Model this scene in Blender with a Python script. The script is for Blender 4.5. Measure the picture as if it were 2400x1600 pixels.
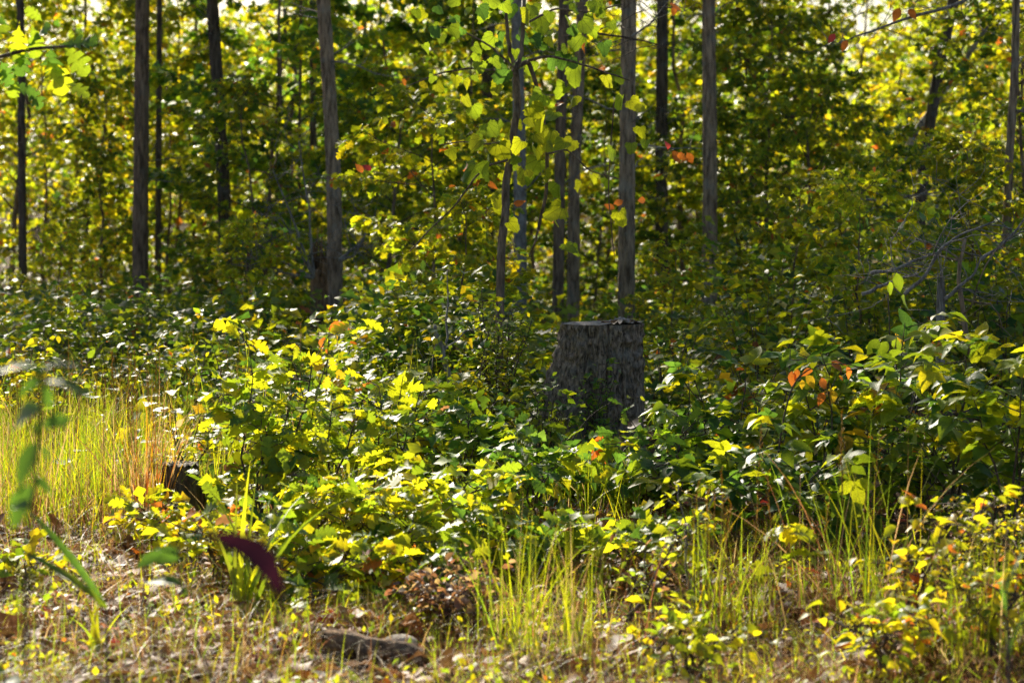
import bpy, math, random
import numpy as np
from mathutils import Matrix, Vector

# ------------------------------------------------------------------ scene, camera, sky, sun, exposure
sc = bpy.context.scene
COL = sc.collection
for o in list(bpy.data.objects):
    bpy.data.objects.remove(o)

CAM_H = 1.65
F = 85.0 / 36.0 * 2400.0            # focal length in photograph pixels
PITCH = math.atan((800 - 460) / F)  # horizon lies at y = 460 of 1600

cam = bpy.data.cameras.new('camera')
cam.lens = 85.0
cam.sensor_width = 36.0
cam.clip_start = 0.1
cam.clip_end = 4000.0
cam.dof.use_dof = True
cam.dof.focus_distance = 13.2
cam.dof.aperture_fstop = 3.3
cam_o = bpy.data.objects.new('camera', cam)
cam_o.location = (0, 0, CAM_H)
cam_o.rotation_euler = (math.pi / 2 - PITCH, 0, 0)
COL.objects.link(cam_o)
sc.camera = cam_o

SUN_EL = math.radians(31)
SUN_AZ = math.radians(-18)          # from straight ahead, negative = to the left
SUN = Vector((math.sin(SUN_AZ) * math.cos(SUN_EL), math.cos(SUN_AZ) * math.cos(SUN_EL), math.sin(SUN_EL)))

world = bpy.data.worlds.new('World')
sc.world = world
world.use_nodes = True
wn = world.node_tree.nodes
wl = world.node_tree.links
wn.clear()
sky = wn.new('ShaderNodeTexSky')
sky.sky_type = 'NISHITA'
sky.sun_disc = False
sky.sun_elevation = SUN_EL
sky.sun_rotation = SUN_AZ
sky.air_density = 1.0
sky.dust_density = 1.6
sky.ozone_density = 1.0
bg = wn.new('ShaderNodeBackground')
bg.inputs['Strength'].default_value = 0.055
wo = wn.new('ShaderNodeOutputWorld')
wl.new(sky.outputs[0], bg.inputs[0])
wl.new(bg.outputs[0], wo.inputs[0])

sun = bpy.data.lights.new('sun', 'SUN')
sun.energy = 5.0
sun.angle = math.radians(0.53)
sun.color = (1.0, 0.90, 0.74)
sun_o = bpy.data.objects.new('sun', sun)
sun_o.rotation_euler = SUN.to_track_quat('Z', 'Y').to_euler()
sun_o.location = (-10, 40, 30)
COL.objects.link(sun_o)

sc.view_settings.view_transform = 'Standard'
sc.view_settings.look = 'None'
sc.view_settings.exposure = 1.05
sc.view_settings.gamma = 1.0
sc.view_settings.use_curve_mapping = False
sc.render.engine = 'CYCLES'
cy = sc.cycles
cy.max_bounces = 4
cy.diffuse_bounces = 3
cy.glossy_bounces = 1
cy.transmission_bounces = 3
cy.transparent_max_bounces = 4
cy.caustics_reflective = False
cy.caustics_refractive = False
cy.sample_clamp_indirect = 3.0
cy.use_light_tree = False
cy.use_adaptive_sampling = True
cy.adaptive_threshold = 0.03
cy.use_denoising = True
try:
    cy.denoiser = 'OPENIMAGEDENOISE'
    cy.denoising_prefilter = 'NONE'
except Exception:
    pass

# ------------------------------------------------------------------ helpers
RNG = np.random.default_rng(7)
CP, SP = math.cos(PITCH), math.sin(PITCH)


def px(x, y, d):
    """world point seen at photograph pixel (x, y), d metres ahead of the camera"""
    a = (x - 1200) / F
    b = -(y - 800) / F
    dx, dy, dz = a, CP + b * SP, -SP + b * CP
    s = d / dy
    return Vector((dx * s, d, CAM_H + dz * s))


def vnoise(u, v, pu, seed):
    """value noise, periodic in u with period pu (integer)"""
    r = np.random.default_rng(seed)
    tab = r.random((max(int(pu), 1), 512))
    iu = np.floor(u).astype(int)
    iv = np.floor(v).astype(int)
    fu = u - iu
    fv = v - iv
    fu = fu * fu * (3 - 2 * fu)
    fv = fv * fv * (3 - 2 * fv)
    p = int(pu)
    a = tab[iu % p, iv % 512]
    b = tab[(iu + 1) % p, iv % 512]
    c = tab[iu % p, (iv + 1) % 512]
    d = tab[(iu + 1) % p, (iv + 1) % 512]
    return (a * (1 - fu) + b * fu) * (1 - fv) + (c * (1 - fu) + d * fu) * fv


def gz(x, y):
    """ground height"""
    x = np.asarray(x, float)
    y = np.asarray(y, float)
    h = 0.05 * np.sin(x * 0.9 + 1.3) * np.sin(y * 0.55) + 0.03 * np.sin(x * 2.3 + y * 1.1) + 0.016 * np.sin(x * 5.1 - y * 4.3)
    far = np.clip((y - 30) / 60, 0, 1)
    return h + far * far * 1.2


def ground(x, d):
    """ground point below photograph column x at distance d"""
    X = (x - 1200) / F * d
    return Vector((X, d, float(gz(X, d))))


def mesh_from(name, V, Q=None, T=None, tint=None, smooth=False):
    V = np.asarray(V, np.float32).reshape(-1, 3)
    parts, sizes = [], []
    if Q is not None and len(Q):
        Q = np.asarray(Q, np.int32).reshape(-1, 4)
        parts.append(Q.ravel())
        sizes.append(np.full(len(Q), 4, np.int32))
    if T is not None and len(T):
        T = np.asarray(T, np.int32).reshape(-1, 3)
        parts.append(T.ravel())
        sizes.append(np.full(len(T), 3, np.int32))
    loops = np.concatenate(parts)
    ls = np.concatenate(sizes)
    me = bpy.data.meshes.new(name)
    me.vertices.add(len(V))
    me.vertices.foreach_set('co', V.ravel())
    me.loops.add(len(loops))
    me.loops.foreach_set('vertex_index', loops)
    me.polygons.add(len(ls))
    st = np.zeros(len(ls), np.int32)
    st[1:] = np.cumsum(ls)[:-1]
    me.polygons.foreach_set('loop_start', st)
    if smooth:
        me.polygons.foreach_set('use_smooth', np.ones(len(ls), bool))
    if tint is not None:
        a = me.attributes.new('tint', 'FLOAT_COLOR', 'POINT')
        c = np.ones((len(V), 4), np.float32)
        c[:, :3] = tint
        a.data.foreach_set('color', c.ravel())
    me.update(calc_edges=True)
    return me


class MB:
    """collects tubes and leaves into one mesh"""
    def __init__(self):
        self.V, self.Q, self.T, self.C, self.n = [], [], [], [], 0

    def add(self, V, Q=None, T=None, tint=(0.2, 0.2, 0.2)):
        V = np.asarray(V, np.float32).reshape(-1, 3)
        if Q is not None and len(Q):
            self.Q.append(np.asarray(Q, np.int32) + self.n)
        if T is not None and len(T):
            self.T.append(np.asarray(T, np.int32) + self.n)
        self.V.append(V)
        c = np.empty((len(V), 3), np.float32)
        c[:] = tint
        self.C.append(c)
        self.n += len(V)

    def tube(self, P, R, k=6, tint=(0.2, 0.2, 0.2)):
        P = np.asarray(P, float)
        R = np.asarray(R, float)
        n = len(P)
        t = np.gradient(P, axis=0)
        t /= np.linalg.norm(t, axis=1)[:, None] + 1e-9
        ref = np.array([0.31, 0.95, 0.05]) if abs(t[0][2]) > 0.7 else np.array([0.02, 0.05, 1.0])
        a = np.cross(t, ref)
        a /= np.linalg.norm(a, axis=1)[:, None] + 1e-9
        b = np.cross(t, a)
        th = np.arange(k) / k * 2 * math.pi
        V = P[:, None, :] + R[:, None, None] * (np.cos(th)[None, :, None] * a[:, None, :] + np.sin(th)[None, :, None] * b[:, None, :])
        V = V.reshape(-1, 3)
        i = np.arange(n - 1)[:, None] * k
        j = np.arange(k)[None, :]
        j2 = (j + 1) % k
        Q = np.stack([i + j, i + j2, i + k + j2, i + k + j], -1).reshape(-1, 4)
        V = np.vstack([V, P[-1] + t[-1] * R[-1], P[0]])
        tip = n * k
        T = [[(n - 1) * k + q, (n - 1) * k + (q + 1) % k, tip] for q in range(k)]
        T += [[(q + 1) % k, q, tip + 1] for q in range(k)]
        self.add(V, Q, T, tint)

    def mesh(self, name, smooth=False):
        V = np.vstack(self.V)
        Q = np.vstack(self.Q) if self.Q else None
        T = np.vstack(self.T) if self.T else None
        return mesh_from(name, V, Q, T, np.vstack(self.C), smooth)


def link(name, me, mat, parent=None):
    o = bpy.data.objects.new(name, me)
    if me is not None and mat is not None and len(me.materials) == 0:
        me.materials.append(mat)
    COL.objects.link(o)
    if parent is not None:
        o.parent = parent
    return o


def tag(o, label, cat, group=None):
    o['label'] = label
    o['category'] = cat
    if group:
        o['group'] = group
    return o


def thing(name, label, cat, loc, rz=0.0, group=None, scale=1.0):
    o = bpy.data.objects.new(name, None)
    o.empty_display_size = 0.2
    COL.objects.link(o)
    o.location = loc
    o.rotation_euler = (0, 0, rz)
    o.scale = (scale, scale, scale)
    return tag(o, label, cat, group)


# ------------------------------------------------------------------ materials
def new_mat(name):
    m = bpy.data.materials.new(name)
    m.use_nodes = True
    m.node_tree.nodes.clear()
    return m, m.node_tree.nodes, m.node_tree.links


def leaf_material(name, rough=0.36, spec=0.5, refl=(0.30, 0.36, 0.9), add=(0.0, 0.010, 0.010), trans=1.0, vary=0.25):
    m, n, l = new_mat(name)
    at = n.new('ShaderNodeAttribute')
    at.attribute_name = 'tint'
    tc = n.new('ShaderNodeTexCoord')
    nz = n.new('ShaderNodeTexNoise')
    nz.inputs['Scale'].default_value = 28.0
    nz.inputs['Detail'].default_value = 2.0
    l.new(tc.outputs['Object'], nz.inputs['Vector'])
    oi = n.new('ShaderNodeObjectInfo')
    # value variation: blotches on the blade and a little difference between objects
    mr = n.new('ShaderNodeMapRange')
    mr.inputs['From Min'].default_value = 0.3
    mr.inputs['From Max'].default_value = 0.7
    mr.inputs['To Min'].default_value = 1 - vary
    mr.inputs['To Max'].default_value = 1 + vary
    l.new(nz.outputs['Fac'], mr.inputs['Value'])
    mo = n.new('ShaderNodeMapRange')
    mo.inputs['To Min'].default_value = 0.75
    mo.inputs['To Max'].default_value = 1.2
    l.new(oi.outputs['Random'], mo.inputs['Value'])
    mu = n.new('ShaderNodeMath')
    mu.operation = 'MULTIPLY'
    l.new(mr.outputs[0], mu.inputs[0])
    l.new(mo.outputs[0], mu.inputs[1])
    vs = n.new('ShaderNodeVectorMath')
    vs.operation = 'SCALE'
    l.new(at.outputs['Color'], vs.inputs[0])
    l.new(mu.outputs[0], vs.inputs['Scale'])
    rf = n.new('ShaderNodeVectorMath')
    rf.operation = 'MULTIPLY_ADD'
    rf.inputs[1].default_value = refl
    rf.inputs[2].default_value = add
    l.new(vs.outputs[0], rf.inputs[0])
    p = n.new('ShaderNodeBsdfPrincipled')
    p.inputs['Roughness'].default_value = rough
    p.inputs['Specular IOR Level'].default_value = spec
    l.new(rf.outputs[0], p.inputs['Base Color'])
    tr = n.new('ShaderNodeBsdfTranslucent')
    ts = n.new('ShaderNodeVectorMath')
    ts.operation = 'SCALE'
    ts.inputs['Scale'].default_value = trans
    l.new(vs.outputs[0], ts.inputs[0])
    l.new(ts.outputs[0], tr.inputs['Color'])
    ad = n.new('ShaderNodeAddShader')
    l.new(p.outputs[0], ad.inputs[0])
    l.new(tr.outputs[0], ad.inputs[1])
    out = n.new('ShaderNodeOutputMaterial')
    l.new(ad.outputs[0], out.inputs['Surface'])
    return m


def bark_material(name, dark, light, scale=(34, 34, 5), rough=0.9, moss=None, bump=0.6, lichen=0.0):
    m, n, l = new_mat(name)
    tc = n.new('ShaderNodeTexCoord')
    mp = n.new('ShaderNodeMapping')
    mp.inputs['Scale'].default_value = scale
    l.new(tc.outputs['Object'], mp.inputs['Vector'])
    nz = n.new('ShaderNodeTexNoise')
    nz.inputs['Scale'].default_value = 1.0
    nz.inputs['Detail'].default_value = 6.0
    nz.inputs['Roughness'].default_value = 0.65
    l.new(mp.outputs[0], nz.inputs['Vector'])
    cr = n.new('ShaderNodeValToRGB')
    cr.color_ramp.elements[0].position = 0.37
    cr.color_ramp.elements[0].color = (*dark, 1)
    cr.color_ramp.elements[1].position = 0.63
    cr.color_ramp.elements[1].color = (*light, 1)
    l.new(nz.outputs['Fac'], cr.inputs[0])
    col = cr.outputs[0]
    if lichen > 0:
        n2 = n.new('ShaderNodeTexNoise')
        n2.inputs['Scale'].default_value = 9.0
        n2.inputs['Detail'].default_value = 5.0
        l.new(tc.outputs['Object'], n2.inputs['Vector'])
        r2 = n.new('ShaderNodeMapRange')
        r2.inputs['From Min'].default_value = 0.52
        r2.inputs['From Max'].default_value = 0.66
        r2.inputs['To Max'].default_value = lichen
        l.new(n2.outputs['Fac'], r2.inputs['Value'])
        mx = n.new('ShaderNodeMix')
        mx.data_type = 'RGBA'
        l.new(r2.outputs[0], mx.inputs['Factor'])
        l.new(col, mx.inputs[6])
        mx.inputs[7].default_value = (*(moss or (0.30, 0.33, 0.30)), 1)
        col = mx.outputs[2]
    p = n.new('ShaderNodeBsdfPrincipled')
    p.inputs['Roughness'].default_value = rough
    p.inputs['Specular IOR Level'].default_value = 0.25
    l.new(col, p.inputs['Base Color'])
    bp = n.new('ShaderNodeBump')
    bp.inputs['Strength'].default_value = bump
    bp.inputs['Distance'].default_value = 0.01
    l.new(nz.outputs['Fac'], bp.inputs['Height'])
    l.new(bp.outputs[0], p.inputs['Normal'])
    out = n.new('ShaderNodeOutputMaterial')
    l.new(p.outputs[0], out.inputs['Surface'])
    return m


def ground_material():
    m, n, l = new_mat('forest_soil')
    tc = n.new('ShaderNodeTexCoord')
    n1 = n.new('ShaderNodeTexNoise')
    n1.inputs['Scale'].default_value = 38.0
    n1.inputs['Detail'].default_value = 8.0
    n1.inputs['Roughness'].default_value = 0.7
    l.new(tc.outputs['Object'], n1.inputs['Vector'])
    n2 = n.new('ShaderNodeTexNoise')
    n2.inputs['Scale'].default_value = 1.7
    n2.inputs['Detail'].default_value = 4.0
    l.new(tc.outputs['Object'], n2.inputs['Vector'])
    c1 = n.new('ShaderNodeValToRGB')
    e = c1.color_ramp.elements
    e[0].position, e[0].color = 0.30, (0.035, 0.022, 0.014, 1)
    e[1].position, e[1].color = 0.75, (0.20, 0.125, 0.07, 1)
    x = c1.color_ramp.elements.new(0.55)
    x.color = (0.10, 0.06, 0.035, 1)
    l.new(n1.outputs['Fac'], c1.inputs[0])
    c2 = n.new('ShaderNodeMapRange')
    c2.inputs['From Min'].default_value = 0.45
    c2.inputs['From Max'].default_value = 0.65
    c2.inputs['To Max'].default_value = 0.45
    l.new(n2.outputs['Fac'], c2.inputs['Value'])
    mx = n.new('ShaderNodeMix')
    mx.data_type = 'RGBA'
    l.new(c2.outputs[0], mx.inputs['Factor'])
    l.new(c1.outputs[0], mx.inputs[6])
    mx.inputs[7].default_value = (0.06, 0.065, 0.02, 1)
    p = n.new('ShaderNodeBsdfPrincipled')
    p.inputs['Roughness'].default_value = 0.95
    p.inputs['Specular IOR Level'].default_value = 0.1
    l.new(mx.outputs[2], p.inputs['Base Color'])
    bp = n.new('ShaderNodeBump')
    bp.inputs['Strength'].default_value = 1.0
    bp.inputs['Distance'].default_value = 0.03
    l.new(n1.outputs['Fac'], bp.inputs['Height'])
    l.new(bp.outputs[0], p.inputs['Normal'])
    out = n.new('ShaderNodeOutputMaterial')
    l.new(p.outputs[0], out.inputs['Surface'])
    return m


M_LEAF = leaf_material('green_leaf', rough=0.5, spec=0.13)
M_GLOSS = leaf_material('glossy_leaf', rough=0.5, spec=0.12)
M_GRASS = leaf_material('grass_blade', rough=0.5, spec=0.3, refl=(0.42, 0.45, 0.9), add=(0.0, 0.006, 0.0), trans=0.9)
M_DRY = leaf_material('dry_leaf', rough=0.6, spec=0.15, refl=(0.62, 0.56, 0.42), add=(0.0, 0.0, 0.0), trans=0.35, vary=0.4)
M_SOIL = ground_material()


def veined(src, name):
    """grape leaf: the leaf material with darker veins fanning from the stalk"""
    m = src.copy()
    m.name = name
    n, l = m.node_tree.nodes, m.node_tree.links
    tc = n.new('ShaderNodeTexCoord')
    sp = n.new('ShaderNodeSeparateXYZ')
    l.new(tc.outputs['Object'], sp.inputs[0])
    def math_node(op, a, b=None):
        k = n.new('ShaderNodeMath')
        k.operation = op
        for i, v in enumerate((a, b)):
            if v is None:
                continue
            if isinstance(v, (int, float)):
                k.inputs[i].default_value = v
            else:
                l.new(v, k.inputs[i])
        return k.outputs[0]
    ang = math_node('ARCTAN2', sp.outputs['Y'], math_node('ADD', sp.outputs['X'], .03))
    pp = math_node('PINGPONG', ang, .26)
    dist = math_node('POWER', math_node('ADD', math_node('MULTIPLY', sp.outputs['X'], sp.outputs['X']), math_node('MULTIPLY', sp.outputs['Y'], sp.outputs['Y'])), .5)
    main = math_node('LESS_THAN', math_node('MULTIPLY', pp, dist), .016)
    side = math_node('LESS_THAN', math_node('PINGPONG', math_node('ADD', math_node('MULTIPLY', dist, 1.0), math_node('MULTIPLY', pp, -.9)), .07), .006)
    f = math_node('SUBTRACT', 1.0, math_node('ADD', math_node('MULTIPLY', main, .38), math_node('MULTIPLY', side, .16)))
    sc_ = [k for k in n if k.type == 'VECT_MATH' and k.operation == 'SCALE']
    first = [k for k in sc_ if k.inputs[0].links and k.inputs[0].links[0].from_node.type == 'ATTRIBUTE'][0]
    old = first.inputs['Scale'].links[0].from_socket
    l.new(math_node('MULTIPLY', old, f), first.inputs['Scale'])
    return m


M_VINE = veined(M_LEAF, 'veined_grape_leaf')
M_BARK = bark_material('grey_bark', (0.105, 0.074, 0.048), (0.48, 0.355, 0.24), lichen=0.35)
M_BARK_B = bark_material('brown_bark', (0.075, 0.052, 0.036), (0.31, 0.22, 0.15), lichen=0.15)
M_BARK_P = bark_material('pale_blue_grey_bark', (0.14, 0.134, 0.124), (0.34, 0.325, 0.30), scale=(30, 30, 14), lichen=0.4, moss=(0.42, 0.45, 0.46), bump=0.3)
M_BARK_D = bark_material('dark_bark', (0.042, 0.032, 0.024), (0.17, 0.132, 0.10), lichen=0.25, moss=(0.22, 0.25, 0.25))
M_STUMP = bark_material('stump_bark', (0.050, 0.037, 0.027), (0.38, 0.29, 0.21), scale=(52, 52, 20), lichen=0.45, moss=(0.20, 0.21, 0.19), bump=0.8)
M_CUT = bark_material('weathered_cut_wood', (0.14, 0.12, 0.10), (0.44, 0.40, 0.35), scale=(50, 50, 12), lichen=0.3, moss=(0.30, 0.29, 0.25), bump=0.5)
M_DEAD = bark_material('dead_grey_wood', (0.12, 0.105, 0.09), (0.36, 0.33, 0.30), scale=(60, 60, 10), lichen=0.25, bump=0.5)
M_ROT = bark_material('rotten_brown_wood', (0.06, 0.033, 0.017), (0.34, 0.20, 0.10), scale=(45, 45, 7), lichen=0.15, bump=0.8)
M_TWIG = bark_material('twig', (0.05, 0.035, 0.025), (0.17, 0.13, 0.10), scale=(40, 40, 40), bump=0.2)
M_STONE = bark_material('pale_stone', (0.22, 0.19, 0.16), (0.46, 0.42, 0.36), scale=(16, 16, 16), lichen=0.25, moss=(0.3, 0.3, 0.24), bump=0.7)

# ------------------------------------------------------------------ leaf shapes
def strip_leaf(stations, widths, fold=0.25, droop=0.25, wave=0.0, petiole=0.14, shift=None, curl=0.0, seed=0):
    """blade along +X, upper face +Z; three verts a station, folded along the midrib"""
    r = np.random.default_rng(seed)
    V, T = [], []
    n = len(stations)
    if petiole:
        V += [(-petiole, -0.012, 0.02 - droop * 0.0), (-petiole, 0.012, 0.02)]
    base = len(V)
    for i, (t, w) in enumerate(zip(stations, widths)):
        z = -droop * t * t
        s = (shift[i] if shift else 0.0)
        zw = fold * w - curl * w * w
        a = wave * r.normal() * w
        b = wave * r.normal() * w
        V += [(t + s, w, z + zw + a), (t, 0, z), (t + s, -w, z + zw + b)]
    if petiole:
        T += [(0, 1, base + 1)]
    for i in range(n - 1):
        p = base + 3 * i
        q = p + 3
        if widths[i + 1] < 1e-4:
            T += [(p, p + 1, q + 1), (p + 1, p + 2, q + 1)]
        else:
            T += [(p, p + 1, q + 1), (p, q + 1, q), (p + 1, p + 2, q + 2), (p + 1, q + 2, q + 1)]
    return np.array(V, float), np.array(T, int)


def oak_leaf(seed, hi=True):
    r = random.Random(seed)
    f, d = r.uniform(0.05, 0.4), r.uniform(-0.1, 0.45)
    if hi:
        st = [0, .15, .19, .28, .33, .38, .49, .55, .60, .71, .77, .84, .94, 1.0]
        wd = [.015, .055, .17, .22, .085, .28, .345, .105, .30, .35, .15, .23, .16, 0]
        k = [r.uniform(.85, 1.15) for _ in range(5)]
        k = [1, 1, k[0], k[0], 1, k[1], k[1], 1, k[2], k[2], 1, k[3], k[3], 1]
        wd = [w * q for w, q in zip(wd, k)]
        sh = [0, 0, .05, .06, .01, .07, .09, .01, .09, .10, .02, .04, .04, 0]
        return strip_leaf(st, wd, f, d, 0.16, 0.13, sh, 0.15, seed)
    st = [0, .25, .42, .60, .78, 1.0]
    wd = [.02, .22, .12, .40, .22, 0]
    wd = [w * r.uniform(.85, 1.15) for w in wd]
    return strip_leaf(st, wd, f, d, 0.12, 0.12, [0, .05, 0, .08, .03, 0], 0.1, seed)


def ovate_leaf(seed, w=0.30, hi=True, pet=0.12):
    r = random.Random(seed)
    f, d = r.uniform(0.1, 0.5), r.uniform(0.0, 0.5)
    if hi:
        st = [0, .12, .28, .45, .62, .8, 1.0]
        wd = [.02, .6 * w, .95 * w, w, .85 * w, .48 * w, 0]
    else:
        st = [0, .3, .65, 1.0]
        wd = [.02, .95 * w, .8 * w, 0]
    return strip_leaf(st, wd, f, d, 0.10, pet, None, 0.1, seed)


def tiny_leaf(seed):
    r = random.Random(seed)
    w = r.uniform(.24, .36)
    f = r.uniform(0.0, .4)
    d = r.uniform(-.1, .4)
    V = [(0, 0, 0), (.45, w, f * w - .2 * d), (.5, 0, -.25 * d), (.45, -w, f * w - .2 * d), (1, 0, -d)]
    T = [(0, 2, 1), (0, 3, 2), (1, 2, 4), (2, 3, 4)]
    return np.array(V, float), np.array(T, int)


def grape_leaf(seed):
    """heart-shaped, lobed and toothed blade, hanging from its stalk at the notch"""
    r = random.Random(seed)
    pts = []
    N = 34
    lob = r.uniform(.10, .24)
    for i in range(N):
        a = -math.pi + (i + 0.5) / N * 2 * math.pi
        rad = 0.50 * (1 + lob * math.cos(a * 3) * (1 if abs(a) < 2.2 else .4))
        rad *= 1.0 + 0.16 * math.cos(a) - (0.45 * max(0, (abs(a) - 2.45) / 0.7) ** 1.2)
        rad *= r.uniform(0.94, 1.06) * (1.05 if i % 2 else .93)
        pts.append((0.38 + rad * math.cos(a) * 1.02, rad * math.sin(a) * r.uniform(.98, 1.1)))
    fold, d = r.uniform(.05, .7), r.uniform(0.0, .6)
    bend = r.uniform(-.2, .25)
    def z(x, y):
        return fold * abs(y) - d * x * x + bend * x * y + 0.06 * math.sin(7 * y + seed) * (.4 + x)
    V = [(0.0, 0.0, 0.0), (0.45, 0.0, z(.45, 0))]
    V += [(x, y, z(x, y)) for x, y in pts]
    V += [(-.35, -.012, .08), (-.35, .012, .08)]
    T = []
    for i in range(N):
        j = (i + 1) % N
        if i == N - 1:
            T += [(0, 2 + j, 1), (2 + i, 0, 1)]
        else:
            T.append((1, 2 + i, 2 + j))
    T.append((0, 2 + N, 3 + N))
    return np.array(V, float), np.array(T, int)


def trifoliate_leaf(seed):
    r = random.Random(seed)
    Vs, Ts, n = [], [], 0
    for k, (ang, off, s) in enumerate(((0, .42, .62), (1.15, .36, .52), (-1.15, .36, .52))):
        v, t = ovate_leaf(seed * 3 + k, w=r.uniform(.27, .33), hi=True, pet=0)
        c, s_ = math.cos(ang), math.sin(ang)
        v = v * s
        w = np.stack([c * v[:, 0] - s_ * v[:, 1] + off, s_ * v[:, 0] + c * v[:, 1], v[:, 2] + r.uniform(-.04, .04)], 1)
        Vs.append(w)
        Ts.append(t + n)
        n += len(w)
    Vs.append(np.array([(0, -.012, .03), (0, .012, .03), (.42, .0, .0)]))
    Ts.append(np.array([(0, 1, 2)]) + n)
    return np.vstack(Vs), np.vstack(Ts)


SHAPES = {
    'oak': [oak_leaf(s) for s in range(6)],
    'oak_lo': [oak_leaf(s, False) for s in range(5)],
    'ovate': [ovate_leaf(s) for s in range(6)],
    'ovate_lo': [ovate_leaf(s, .34, False, .08) for s in range(5)],
    'narrow': [strip_leaf([0, .15, .35, .55, .78, 1.0], [.02, .11, .16, .16, .09, 0], .5, .25 + .1 * k, .1, .1, None, .1, k) for k in range(4)],
    'near': [strip_leaf([0, .12, .28, .45, .62, .8, 1.0], [.02, .13, .2, .215, .18, .1, 0], .35, .3 + .1 * k, .06, .1, None, .1, k) for k in range(3)],
    'plum': [strip_leaf([0, .1, .25, .42, .6, .8, 1.0], [.02, .10, .17, .19, .16, .08, 0], .25, .45, .02, .1, None, 0, 2)],
    'blade': [strip_leaf([0, .2, .45, .7, .88, 1.0], [.02, .032, .036, .03, .018, 0], .5, .2 + .2 * k, 0, 0, None, 0, k) for k in range(4)],
    'tiny': [tiny_leaf(s) for s in range(5)],
    'grape': [grape_leaf(s) for s in range(7)],
    'tri': [trifoliate_leaf(s) for s in range(5)],
}

TINTS = {   # light passed by a leaf; the reflected colour is derived from it
    'deep': (0.085, 0.165, 0.014), 'green': (0.21, 0.28, 0.010), 'lime': (0.37, 0.385, 0.008), 'yellow': (0.56, 0.47, 0.008),
    'gold': (0.55, 0.34, 0.012), 'orange': (0.55, 0.16, 0.018), 'red': (0.42, 0.05, 0.03), 'brown': (0.23, 0.11, 0.038),
    'straw': (0.40, 0.26, 0.095), 'plum': (0.016, 0.003, 0.006),
}


def palette(rng, n, mix):
    ks = list(mix)
    p = np.array([mix[k] for k in ks], float)
    p /= p.sum()
    idx = rng.choice(len(ks), n, p=p)
    c = np.array([TINTS[k] for k in ks])[idx]
    return c * rng.uniform(0.78, 1.22, (n, 1)) * rng.uniform(0.9, 1.1, (n, 3))


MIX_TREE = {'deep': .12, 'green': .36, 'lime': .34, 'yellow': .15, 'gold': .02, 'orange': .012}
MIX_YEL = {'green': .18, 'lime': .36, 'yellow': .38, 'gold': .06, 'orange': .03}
MIX_GLOW = {'green': .18, 'lime': .54, 'yellow': .26, 'gold': .015, 'orange': .012}  # lime-heavy tints, putting part of the backlit glow into the leaf colour
MIX_DARK = {'deep': .38, 'green': .42, 'lime': .17, 'yellow': .03}  # deeper tints, so plants standing in shade are darkened by colour too
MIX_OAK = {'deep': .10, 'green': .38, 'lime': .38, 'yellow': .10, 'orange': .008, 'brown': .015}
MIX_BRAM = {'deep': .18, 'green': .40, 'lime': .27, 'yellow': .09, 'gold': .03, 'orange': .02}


def frames(D, N):
    x = D / (np.linalg.norm(D, axis=1)[:, None] + 1e-9)
    z = N - (N * x).sum(1)[:, None] * x
    z /= np.linalg.norm(z, axis=1)[:, None] + 1e-9
    y = np.cross(z, x)
    return np.stack([x, y, z], 2)      # columns


def add_leaves(mb, shape, P, D, N, S, C, rng):
    P, D, N, S, C = (np.asarray(a, float) for a in (P, D, N, S, C))
    R = frames(D, N)
    k = len(SHAPES[shape])
    which = rng.integers(0, k, len(P))
    for i in range(k):
        m = which == i
        if not m.any():
            continue
        v, t = SHAPES[shape][i]
        W = np.einsum('nij,vj->nvi', R[m], v) * S[m][:, None, None] + P[m][:, None, :]
        nv = len(v)
        TT = (t[None] + (np.arange(m.sum()) * nv)[:, None, None]).reshape(-1, 3)
        mb.add(W.reshape(-1, 3), None, TT, np.repeat(C[m], nv, 0))


_LEAF_CACHE = {}


def leaf_mesh(shape, tint, i):
    key = (shape, tint, i)
    if key not in _LEAF_CACHE:
        v, t = SHAPES[shape][i]
        me = mesh_from(shape + '_leaf', v, None, t, np.array([TINTS[tint]] * len(v)))
        me.materials.append(M_VINE if shape == 'grape' else M_GLOSS if shape in ('oak', 'ovate', 'tri', 'narrow') else M_LEAF)
        _LEAF_CACHE[key] = me
    return _LEAF_CACHE[key]


def leaf_objects(parent, shape, P, D, N, S, mix, rng, name='leaf'):
    """each leaf a mesh object of its own under its plant; alike leaves share their mesh"""
    P, D, N, S = (np.asarray(a, float) for a in (P, D, N, S))
    R = frames(D, N)
    ks = list(mix)
    p = np.array([mix[k] for k in ks], float)
    p /= p.sum()
    for i in range(len(P)):
        me = leaf_mesh(shape, ks[rng.choice(len(ks), p=p)], int(rng.integers(0, len(SHAPES[shape]))))
        o = bpy.data.objects.new(name, me)
        COL.objects.link(o)
        o.parent = parent
        m = Matrix.Identity(4)
        for a in range(3):
            for b in range(3):
                m[a][b] = R[i, a, b] * S[i]
            m[a][3] = P[i, a]
        o.matrix_basis = m


def rand_up(rng, n, tilt):
    N = rng.normal(0, tilt, (n, 3))
    N[:, 2] = 1.0
    return N


# ------------------------------------------------------------------ ground
def axis(parts):
    out = []
    for a, b, s in parts:
        out += list(np.arange(a, b, s))
    return np.array(out)


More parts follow.
